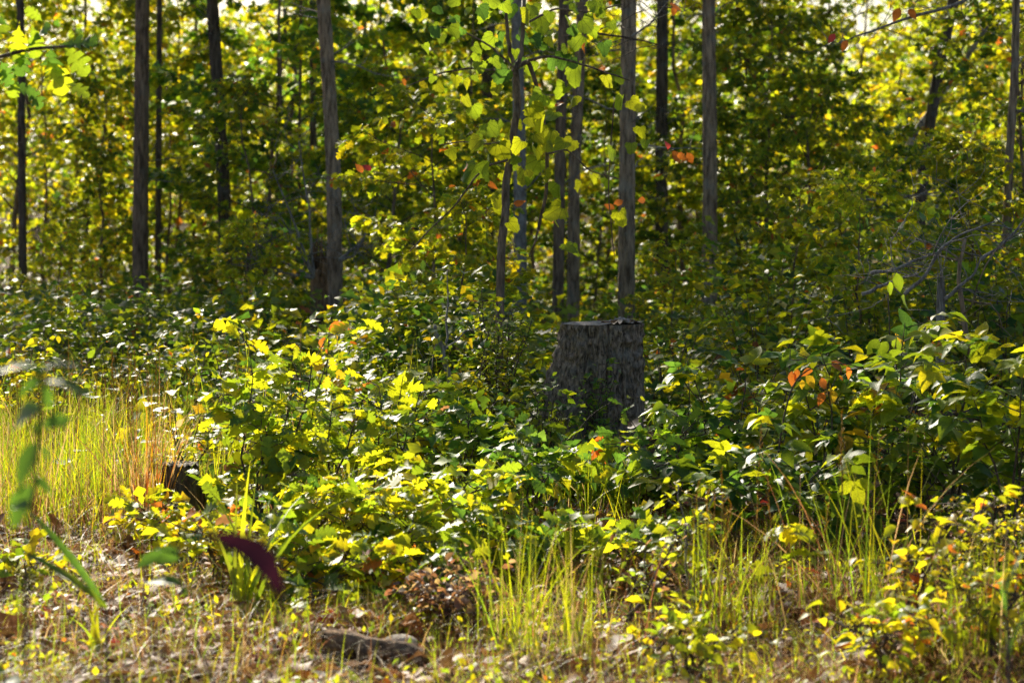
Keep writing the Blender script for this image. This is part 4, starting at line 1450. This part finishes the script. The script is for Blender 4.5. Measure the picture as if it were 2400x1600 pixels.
# orange curled leaf at the base of the grey trunk
hanging_leaves('autumn_sprig', 'bright orange hanging leaf in front of the foot of the curving grey trunk', 'sprig', [(770, 770), (762, 790)], 14.5, .12, {'orange': 1}, 'ovate', 16, [(760, 1000), (765, 880), (772, 765)])
hanging_leaves('autumn_sprig', 'orange leaves at the tip of the long bare branch at top right', 'sprig', [(1957, 80), (1985, 95), (2110, 20), (2130, 22)], 17.8, .10, {'orange': .7, 'red': .3}, 'ovate', 17)
hanging_leaves('autumn_sprig', 'orange leaves on bare twigs between the two straight grey trunks', 'sprig', [(1575, 355), (1598, 362), (1610, 358), (1570, 10), (1585, 15)], 17.8, .10, {'orange': .8, 'gold': .2}, 'ovate', 18)

# ------------------------------------------------------------------ undergrowth mass, beyond the single plants
def undergrowth():
    rng = np.random.default_rng(88)
    mb, st = MB(), MB()
    def clump(X, d, h, r, n, shape, ls, mix):
        g = float(gz(X, d))
        nc = 9
        ca = rng.uniform(0, 6.28, nc)
        cr_ = r * np.sqrt(rng.random(nc))
        cz = h * rng.uniform(.15, 1, nc)
        C = np.stack([X + np.cos(ca) * cr_, d + np.sin(ca) * cr_, g + cz], 1)
        for c in C:
            st.tube([(X + (c[0] - X) * .2, d + (c[1] - d) * .2, g - .03), ((X + c[0]) / 2, (d + c[1]) / 2, g + (c[2] - g) * .6), c], [.006, .004, .002], 4)
        idx = rng.integers(0, nc, n)
        P = C[idx] + rng.normal(0, 1, (n, 3)) * np.array([r * .30, r * .30, h * .12])
        P[:, 2] = np.maximum(P[:, 2], g + .02)
        D = P - np.array([X, d, g + h * .4]) + rng.normal(0, .25, (n, 3))
        D[:, 2] = D[:, 2] * .4 - .1
        add_leaves(mb, shape, P, D, rand_up(rng, n, .6), rng.uniform(.6, 1.25, n) * ls, palette(rng, n, mix), rng)
    for i in range(330):
        d = 13.4 + 16 * rng.random() ** 1.25
        X = rng.uniform(-.25, .25) * d
        x = 1200 + X / d * F
        if (abs(x - 1400) < 240 and d < 16) or (2150 < x < 2330 and d < 15.6):
            continue
        if x < 470 and d < 16.5:
            continue
        h = rng.uniform(.3, .72)
        if d < 15:
            h *= .9
        if 630 < x < 900 and d < 23.8:
            h *= .5
        kind = rng.random()
        mix = MIX_DARK if rng.random() < .62 else (MIX_TREE, MIX_YEL, MIX_OAK)[rng.integers(0, 3)]
        if kind < .4:
            clump(X, d, h, rng.uniform(.4, .7), 120, 'oak_lo', .12, mix)
        elif kind < .75:
            clump(X, d, h, rng.uniform(.35, .6), 170, 'ovate_lo', .07, mix)
        else:
            clump(X, d, h * 1.1, rng.uniform(.35, .6), 260, 'tiny', .05, mix)
    for i in range(95):
        z = rng.random()
        if z < .5:
            x, d = rng.uniform(1760, 2450), rng.uniform(15.5, 22)
        elif z < .72:
            x, d = rng.uniform(880, 1150), rng.uniform(15.5, 19)
        else:
            x, d = rng.uniform(-50, 680), rng.uniform(18, 25)
        X = (x - 1200) / F * d
        h = rng.uniform(.8, 1.45) if z < .5 else (rng.uniform(.7, 1.1) if z < .72 else rng.uniform(.5, .85))
        if rng.random() < .5:
            clump(X, d, h, rng.uniform(.3, .5), 190, 'ovate_lo', .075, MIX_DARK if rng.random() < .6 else MIX_TREE)
        else:
            clump(X, d, h, rng.uniform(.35, .55), 140, 'oak_lo', .115, MIX_DARK if rng.random() < .6 else MIX_TREE)
    for i in range(70):      # tall thin weeds breaking the top line
        x, d = rng.uniform(-50, 2450), rng.uniform(12.8, 22)
        if abs(x - 1400) < 200 and d < 15:
            continue
        X = (x - 1200) / F * d
        g = float(gz(X, d))
        w = branch_path(rng, (X, d, g), rng.uniform(0, 6.28), 1.35, rng.uniform(.5, 1.2), 7, .1, .12)
        st.tube(w, np.linspace(.005, .0015, 7), 4)
        P_, D_, N_, S_ = spray_leaves(rng, w, .06, 22, .3, 1.2, .6)
        add_leaves(mb, 'ovate_lo', P_, D_, N_, S_, palette(rng, len(P_), MIX_TREE), rng)
    for i in range(170):
        d = rng.uniform(28, 47)
        X = rng.uniform(-.23, .23) * d
        clump(X, d, rng.uniform(.4, .8), rng.uniform(.6, 1.0), 100, 'ovate_lo', .12, (MIX_TREE, MIX_YEL, MIX_DARK)[rng.integers(0, 3)])
    t = bpy.data.objects.new('undergrowth', None)
    COL.objects.link(t)
    t['kind'] = 'stuff'
    t['label'] = 'dense knee-high undergrowth covering the floor of the wood'
    t['category'] = 'undergrowth'
    a = link('foliage', mb.mesh('undergrowth_leaves'), M_GLOSS, t)
    a['kind'] = 'stuff'
    b = link('stems', st.mesh('undergrowth_stems'), M_TWIG, t)
    b['kind'] = 'stuff'


undergrowth()

# ------------------------------------------------------------------ grass
def blades(mb, P, H, W, lean, rng, mix, segs=4, curl=0.6):
    """tapering bent blades, each of segs sections"""
    n = len(P)
    az = rng.uniform(0, 6.28, n)
    la = np.abs(rng.normal(0, lean, n))
    C = palette(rng, n, mix)
    face = rng.uniform(0, 3.14, n)
    sx, sy = np.cos(face), np.sin(face)
    t = np.linspace(0, 1, segs + 1)
    hx = np.cos(az)[:, None] * (la[:, None] * t + curl * la[:, None] * t ** 3) * H[:, None]
    hy = np.sin(az)[:, None] * (la[:, None] * t + curl * la[:, None] * t ** 3) * H[:, None]
    hz = H[:, None] * (t - .35 * np.minimum(la, 1.3)[:, None] * t ** 2.5)
    w = W[:, None] * (1 - t ** 1.6) * .5
    ctr = np.stack([P[:, 0:1] + hx, P[:, 1:2] + hy, P[:, 2:3] + hz], -1)
    off = np.stack([sx[:, None] * w, sy[:, None] * w, 0 * w], -1)
    V = np.stack([ctr - off, ctr + off], 2)          # n, segs+1, 2, 3
    nv = (segs + 1) * 2
    base = (np.arange(n) * nv)[:, None, None]
    s = np.arange(segs)[None, :, None] * 2
    Q = base + s + np.array([0, 1, 3, 2])[None, None]
    mb.add(V.reshape(-1, 3), Q.reshape(-1, 4), None, np.repeat(C, nv, 0))


MIX_GRASS = {'lime': .40, 'yellow': .06, 'green': .42, 'straw': .14, 'brown': .04}
MIX_STRAW = {'straw': .3, 'gold': .06, 'brown': .55, 'lime': .1}


def stuff(name, label, cat, mb, mat):
    o = link(name, mb.mesh(name), mat)
    o['kind'] = 'stuff'
    o['label'] = label
    o['category'] = cat
    return o


def scatter(rng, n, xr, dr, dpow=1.0):
    d = dr[0] + (dr[1] - dr[0]) * rng.random(n) ** dpow
    x = rng.uniform(*xr, n)
    # bare litter right before the log and the small stump: push those plants aside
    m = (x > 740) & (x < 1010) & (d > 7.9) & (d < 8.9)
    if n > 5000:
        m &= rng.random(n) < .85
    d = np.where(m, d + 1.2, d)
    m = (x > 350) & (x < 480) & (d > 10.3) & (d < 11.7)
    d = np.where(m, d + 1.4, d)
    X = (x - 1200) / F * d
    return np.stack([X, d, gz(X, d)], 1)


rng = np.random.default_rng(91)
mb = MB()
P = scatter(rng, 3400, (-180, 480), (11.4, 16.3))
keep = rng.random(len(P)) < np.clip((520 - (1200 + P[:, 0] / P[:, 1] * F)) / 160, .15, 1)
P = P[keep]
blades(mb, P, rng.uniform(.22, .80, len(P)) * rng.uniform(.65, 1.05, len(P)), rng.uniform(.003, .008, len(P)), .3, rng, MIX_GRASS)
P = scatter(rng, 2600, (-180, 520), (11.2, 16.3))
blades(mb, P, rng.uniform(.12, .45, len(P)), rng.uniform(.002, .004, len(P)), .5, rng, MIX_STRAW)
stuff('meadow_grass', 'sunlit knee-high meadow grass on the left', 'grass', mb, M_GRASS)

mb = MB()
P = scatter(rng, 15000, (-150, 2550), (7.6, 11.8), 1.0)
blades(mb, P, rng.uniform(.05, .20, len(P)), rng.uniform(.0015, .0032, len(P)), 1.1, rng, MIX_STRAW, 4, .8)
P = scatter(rng, 4200, (-150, 2550), (7.6, 11.6), 1.0)
blades(mb, P, rng.uniform(.05, .22, len(P)), rng.uniform(.003, .006, len(P)), .5, rng, MIX_GRASS)
P = scatter(rng, 1500, (450, 1500), (11.5, 14), 1.0)
blades(mb, P, rng.uniform(.15, .45, len(P)), rng.uniform(.003, .006, len(P)), .4, rng, MIX_GRASS)
stuff('short_grass', 'short green and straw-coloured grass threading the leaf litter', 'grass', mb, M_GRASS)

# leaf litter
mb = MB()
n = 10000
P = scatter(rng, n, (-150, 2550), (7.5, 13.0), .9)
P[:, 2] += rng.random(n) ** 2 * .035 + .004
D = rng.normal(0, 1, (n, 3))
D[:, 2] *= .3
add_leaves(mb, 'oak_lo', P[:5000], D[:5000], rand_up(rng, 5000, .45), rng.uniform(.06, .15, 5000), palette(rng, 5000, {'brown': .85, 'straw': .08, 'orange': .06, 'red': .02}), rng)
add_leaves(mb, 'ovate_lo', P[5000:], D[5000:], rand_up(rng, 5000, .5), rng.uniform(.04, .10, 5000), palette(rng, 5000, {'brown': .85, 'straw': .10, 'orange': .06, 'red': .02}), rng)
stuff('leaf_litter', 'brown curled leaf litter over the forest floor', 'leaf litter', mb, M_DRY)

# low green ground cover
mb = MB()
n = 7500
cent = scatter(rng, 230, (-150, 2550), (7.6, 12.0))
idx = rng.integers(0, len(cent), n)
P = cent[idx] + rng.normal(0, 1, (n, 3)) * np.array([.07, .07, 0])
P[:, 2] = gz(P[:, 0], P[:, 1]) + rng.random(n) * .10
D = rng.normal(0, 1, (n, 3))
add_leaves(mb, 'tiny', P, D, rand_up(rng, n, .6), rng.uniform(.012, .04, n), palette(rng, n, {'lime': .45, 'green': .25, 'yellow': .25, 'orange': .03}), rng)
stuff('ground_cover', 'low small-leaved green ground cover between the litter', 'ground cover', mb, M_LEAF)

# fallen twigs
mb = MB()
for i in range(170):
    p = scatter(rng, 1, (-100, 2500), (7.6, 12.5))[0]
    p[2] += .01
    mb.tube(branch_path(rng, p, rng.uniform(0, 6.28), rng.uniform(-.02, .25), rng.uniform(.1, .5), 5, 0, .12), np.linspace(.004, .0015, 5), 4)
stuff('fallen_twigs', 'thin fallen twigs scattered over the litter', 'twigs', mb, M_DEAD)


def tuft(name, label, x, d, n, h, r, seed, mix=MIX_GRASS, lean=.22, w=(.003, .0065), singles=24, mat=None, heads=0):
    rng = np.random.default_rng(seed)
    base = ground(x, d)
    t = thing(name, label, 'grass tuft', base, 0, 'tall grass tufts')
    a = rng.uniform(0, 6.28, n)
    q = r * rng.random(n) ** .6 * rng.choice([1, 1, 1.9], n)
    P = np.stack([np.cos(a) * q, np.sin(a) * q, np.full(n, -.01)], 1)
    H = h * rng.uniform(.35, 1.0, n)
    H[:singles] = h * rng.uniform(.75, 1.08, singles)
    W = rng.uniform(*w, n)
    for i in range(singles):
        m = MB()
        blades(m, P[i:i + 1], H[i:i + 1], W[i:i + 1] * 1.25, lean, rng, mix, 7)
        link('blade', m.mesh('blade'), mat or M_GRASS, t)
    m = MB()
    blades(m, P[singles:], H[singles:], W[singles:], lean * 1.3, rng, mix, 5)
    o = link('fine_blades', m.mesh('fine_blades'), mat or M_GRASS, t)
    o['kind'] = 'stuff'
    if heads:
        m = MB()
        for i in range(heads):
            p = np.array([rng.normal(0, r), rng.normal(0, r), 0])
            top = p + np.array([rng.normal(0, .04), 0, h * rng.uniform(.85, 1.12)])
            m.tube([p, (p + top) / 2, top], [.0015, .0013, .001], 4, TINTS['straw'])
            for z in np.linspace(.72, 1.0, 9):
                c = p + (top - p) * z
                m.tube([c, c + np.array([rng.normal(0, .012), rng.normal(0, .012), .025])], [.0022, .0008], 3, TINTS['gold'])
        link('seed_stalks', m.mesh('seed_stalks'), M_DRY, t)['kind'] = 'stuff'
    return t


tuft('grass_tuft', 'tall upright green grass tuft in the lower middle right of the wood block', 1210, 8.9, 75, .66, .13, 801, {'lime': .42, 'green': .34, 'straw': .16, 'brown': .08})
tuft('grass_tuft', 'green grass tuft just right of the tall upright one', 1350, 8.8, 62, .62, .14, 802, {'lime': .42, 'green': .34, 'straw': .16, 'brown': .08})
tuft('grass_tuft', 'dense yellow-green grass tuft with dry stalks, left of the right-hand pair', 1705, 9.2, 95, .60, .15, 803, MIX_GRASS, heads=8)
tuft('grass_tuft', 'tall grass tuft with crossing blades before the dark bramble', 1990, 9.5, 95, .80, .20, 804, MIX_GRASS, .3, heads=5)
tuft('grass_tuft', 'upright green grass tuft in the bottom right corner', 2290, 8.5, 70, .52, .16, 805, {'lime': .42, 'green': .34, 'straw': .16, 'brown': .08})
tuft('grass_tuft', 'grass tuft at the right edge behind the low bush', 2400, 8.6, 80, .55, .14, 806)
tuft('dry_grass_tuft', 'rust-orange dry grass tuft rising from the sunlit meadow', 335, 11.6, 150, .80, .10, 807, {'straw': .5, 'gold': .2, 'orange': .14, 'brown': .2}, .16, (.004, .008), heads=14)
tuft('grass_tuft', 'pale seeding grass standing in the left meadow near the edge', 110, 12.8, 60, .74, .22, 821, {'straw': .4, 'lime': .4, 'green': .2}, .2, (.003, .006), 14, heads=14)
tuft('grass_tuft', 'wispy seeding grass left of the rust-orange tuft', 235, 13.4, 60, .80, .22, 822, {'straw': .35, 'lime': .4, 'green': .25}, .2, (.003, .006), 14, heads=14)
tuft('dry_grass_tuft', 'dry brown grass at the foot of the rust-orange tuft', 300, 12.2, 120, .40, .16, 808, {'brown': .6, 'straw': .4}, .3, (.002, .005), 10)
tuft('grass_tuft', 'pale grass stalks behind the tall sunlit oak seedling', 610, 12.4, 70, 1.0, .20, 809, {'straw': .4, 'lime': .5}, .14, (.003, .006), 20, heads=8)
tuft('grass_tuft', 'thin grass in shade left of the bent dead stem', 965, 14.2, 90, .85, .3, 810, {'green': .5, 'lime': .4, 'straw': .1}, .16, (.003, .006), 16)
tuft('dry_grass_tuft', 'matted dry grass under the dense yellow-green tuft', 1790, 8.9, 150, .24, .22, 811, {'straw': .6, 'brown': .4}, .9, (.002, .004), 8)
tuft('broad_grass', 'broad-bladed bright green grass plant in the left foreground', 570, 9.4, 16, .60, .05, 812, {'lime': .4, 'green': .6}, .42, (.014, .024), 14)
tuft('broad_grass', 'small broad-bladed grass in the bottom left', 215, 8.7, 7, .24, .03, 813, {'lime': .8, 'green': .2}, .4, (.012, .018), 6)

# ------------------------------------------------------------------ plants close to the lens, out of focus
def near_branch(name, label, cat, stem, d, leaves, mix, shape, seed, r=(.006, .003), rootd=None, mat=None):
    rng = np.random.default_rng(seed)
    W = [px(x, y, d) for x, y in stem]
    g = Vector((W[0].x, W[0].y, float(gz(W[0].x, W[0].y))))
    t = thing(name, label, cat, g)
    P = [w - g for w in W]
    P = [Vector((P[0].x, P[0].y, -.02))] + P if cat != 'branch' else P
    n = 24
    s = np.cumsum([0] + [(P[i + 1] - P[i]).length for i in range(len(P) - 1)])
    PP = np.stack([np.interp(np.linspace(0, s[-1], n), s, [p[c] for p in P]) for c in range(3)], 1)
    for _ in range(2):
        PP[1:-1] = (PP[:-2] + 2 * PP[1:-1] + PP[2:]) / 4
    mb = MB()
    mb.tube(PP, np.linspace(r[0], r[1], n), 8)
    link('stem', mb.mesh('stem', True), mat or M_TWIG, t)
    Pp = np.array([px(x0, y0, d + rng.uniform(-.04, .04)) - g for x0, y0, *_ in leaves])
    Q = np.array([px(x1, y1, d + rng.uniform(-.04, .04)) - g for _, _, x1, y1, *_ in leaves])
    D = Q - Pp
    S = np.linalg.norm(D, axis=1)
    N = np.array([[.7 if shape == 'plum' else rng.normal(0, .3), l[4] if len(l) > 4 else -.5, rng.uniform(.3, .9)] for l in leaves])
    leaf_objects(t, shape, Pp, D, N, S, mix, rng)
    return t


near_branch('sapling', 'blurred leafy sapling close to the lens at the left edge', 'sapling', [(60, 1400), (70, 1250), (80, 1130), (92, 1000), (98, 930), (105, 860)], 4.6,
            [(100, 868, 10, 832, -.35), (100, 862, 185, 826, -.2), (108, 895, 222, 900, -.2), (98, 885, 45, 915, -.9), (100, 905, 130, 965, -1), (95, 960, -10, 985, -.6), (98, 1000, 178, 968, -.6),
             (95, 1000, 60, 1020, -.8), (92, 1035, 22, 1140, -.9), (95, 1050, 135, 1085, -.5), (75, 1140, 2, 1245, -.9), (78, 1120, 120, 1140, -.4), (0, 870, -60, 840), (70, 1190, 15, 1170, -.5), (102, 880, 70, 850, -.8)],
            {'deep': 1}, 'near', 31, (.005, .003))  # deep tint darkens these leaves as if they stood in shade
pl = near_branch('sumac_stem', 'single drooping purple leaf on a thin stem, blurred near the lens', 'stem', [(640, 1640), (652, 1500), (656, 1400)], 3.5, [(654, 1470, 690, 1440, -.3)], {'deep': 1}, 'narrow', 32, (.004, .002))
cl = [(478, 1254, 3), (515, 1258, 14), (555, 1270, 24), (595, 1288, 32), (625, 1318, 32), (645, 1356, 21), (660, 1402, 4)]
V, T = [], []
for k, (x, y, w) in enumerate(cl):
    x0, y0, _ = cl[max(0, k - 1)]
    x1, y1, _ = cl[min(len(cl) - 1, k + 1)]
    L = math.hypot(x1 - x0, y1 - y0)
    nx, ny = -(y1 - y0) / L, (x1 - x0) / L
    for sgn, dd in ((-1, .0), (0, .012), (1, -.004)):
        V.append(px(x + nx * w * sgn, y + ny * w * sgn, 3.5 + dd + .02 * math.sin(k)) - pl.location)
    if k:
        q = 3 * (k - 1)
        T += [(q, q + 1, q + 4), (q, q + 4, q + 3), (q + 1, q + 2, q + 5), (q + 1, q + 5, q + 4)]
link('leaf', mesh_from('purple_leaf', np.array(V), None, T, np.array([TINTS['plum']] * len(V)), True), M_GLOSS, pl)
near_branch('seedling', 'blurred blue-green leaves on a thin stem near the lens at lower left', 'seedling', [(520, 1640), (450, 1480), (425, 1380), (415, 1300), (420, 1230)], 6.2,
            [(420, 1310, 330, 1290, -.5), (425, 1370, 340, 1345, -.3), (425, 1375, 440, 1390), (380, 1300, 310, 1320, -.8), (420, 1300, 370, 1270, -.4)], {'deep': 1}, 'near', 33, (.004, .002))
near_branch('broad_grass', 'dark blurred grass blades arching to the left near the lens', 'grass tuft', [(250, 1420), (235, 1400)], 6.8,
            [(240, 1420, 100, 1250, -.6), (245, 1420, 90, 1180, -.6), (250, 1425, 120, 1290, -.5), (235, 1410, 60, 1265, -.4)], {'deep': .6, 'green': .4}, 'blade', 34, (.004, .003))
near_branch('seedling', 'blurred grey-green leaf at the bottom left corner', 'seedling', [(10, 1600), (12, 1570)], 6.5, [(10, 1575, 55, 1560, -.3), (12, 1578, -30, 1560), (14, 1590, 40, 1597)], {'deep': .5, 'green': .5}, 'ovate', 35, (.004, .003))
near_branch('oak_branch', 'blurred oak branch with large lobed leaves hanging in at the upper left', 'branch', [(-330, 80), (-120, 160), (0, 135), (60, 115), (140, 110), (230, 105)], 9.5,
            [(45, 60, 40, 130, -.9), (20, 110, 60, 150), (60, 110, 45, 180, -1), (120, 105, 125, 190, -1), (110, 140, 150, 210, -1), (60, 115, 120, 60), (140, 105, 230, 100), (150, 110, 200, 160, -.8),
             (0, 140, 30, 200, -.8), (40, 190, 25, 235, -1), (20, 60, -20, 40), (-40, 150, 10, 170), (75, 60, 90, 130, -1), (150, 190, 210, 220, -.7), (60, 200, 100, 250, -1), (-30, 100, 20, 60), (100, 50, 60, 20), (20, 200, 90, 210, -.8)],
            {'green': .6, 'lime': .1, 'deep': .4}, 'oak', 36, (.014, .004))
near_branch('seed_stalk', 'dark green blurred stalk upright near the lens at the right edge', 'stem', [(2365, 1640), (2362, 1500), (2360, 1350), (2358, 1250)], 6.0,
            [(2362, 1560, 2375, 1420), (2361, 1460, 2350, 1340), (2360, 1400, 2368, 1280)], {'deep': 1}, 'blade', 37, (.007, .003))
near_branch('thin_cane', 'long thin cane slanting across the front of the tall stump', 'cane', [(1235, 1230), (1270, 1150), (1320, 1060), (1375, 980), (1430, 940), (1500, 930)], 12.3,
            [(1500, 930, 1512, 938), (1470, 932, 1480, 925)], {'lime': 1}, 'ovate', 38, (.004, .002))
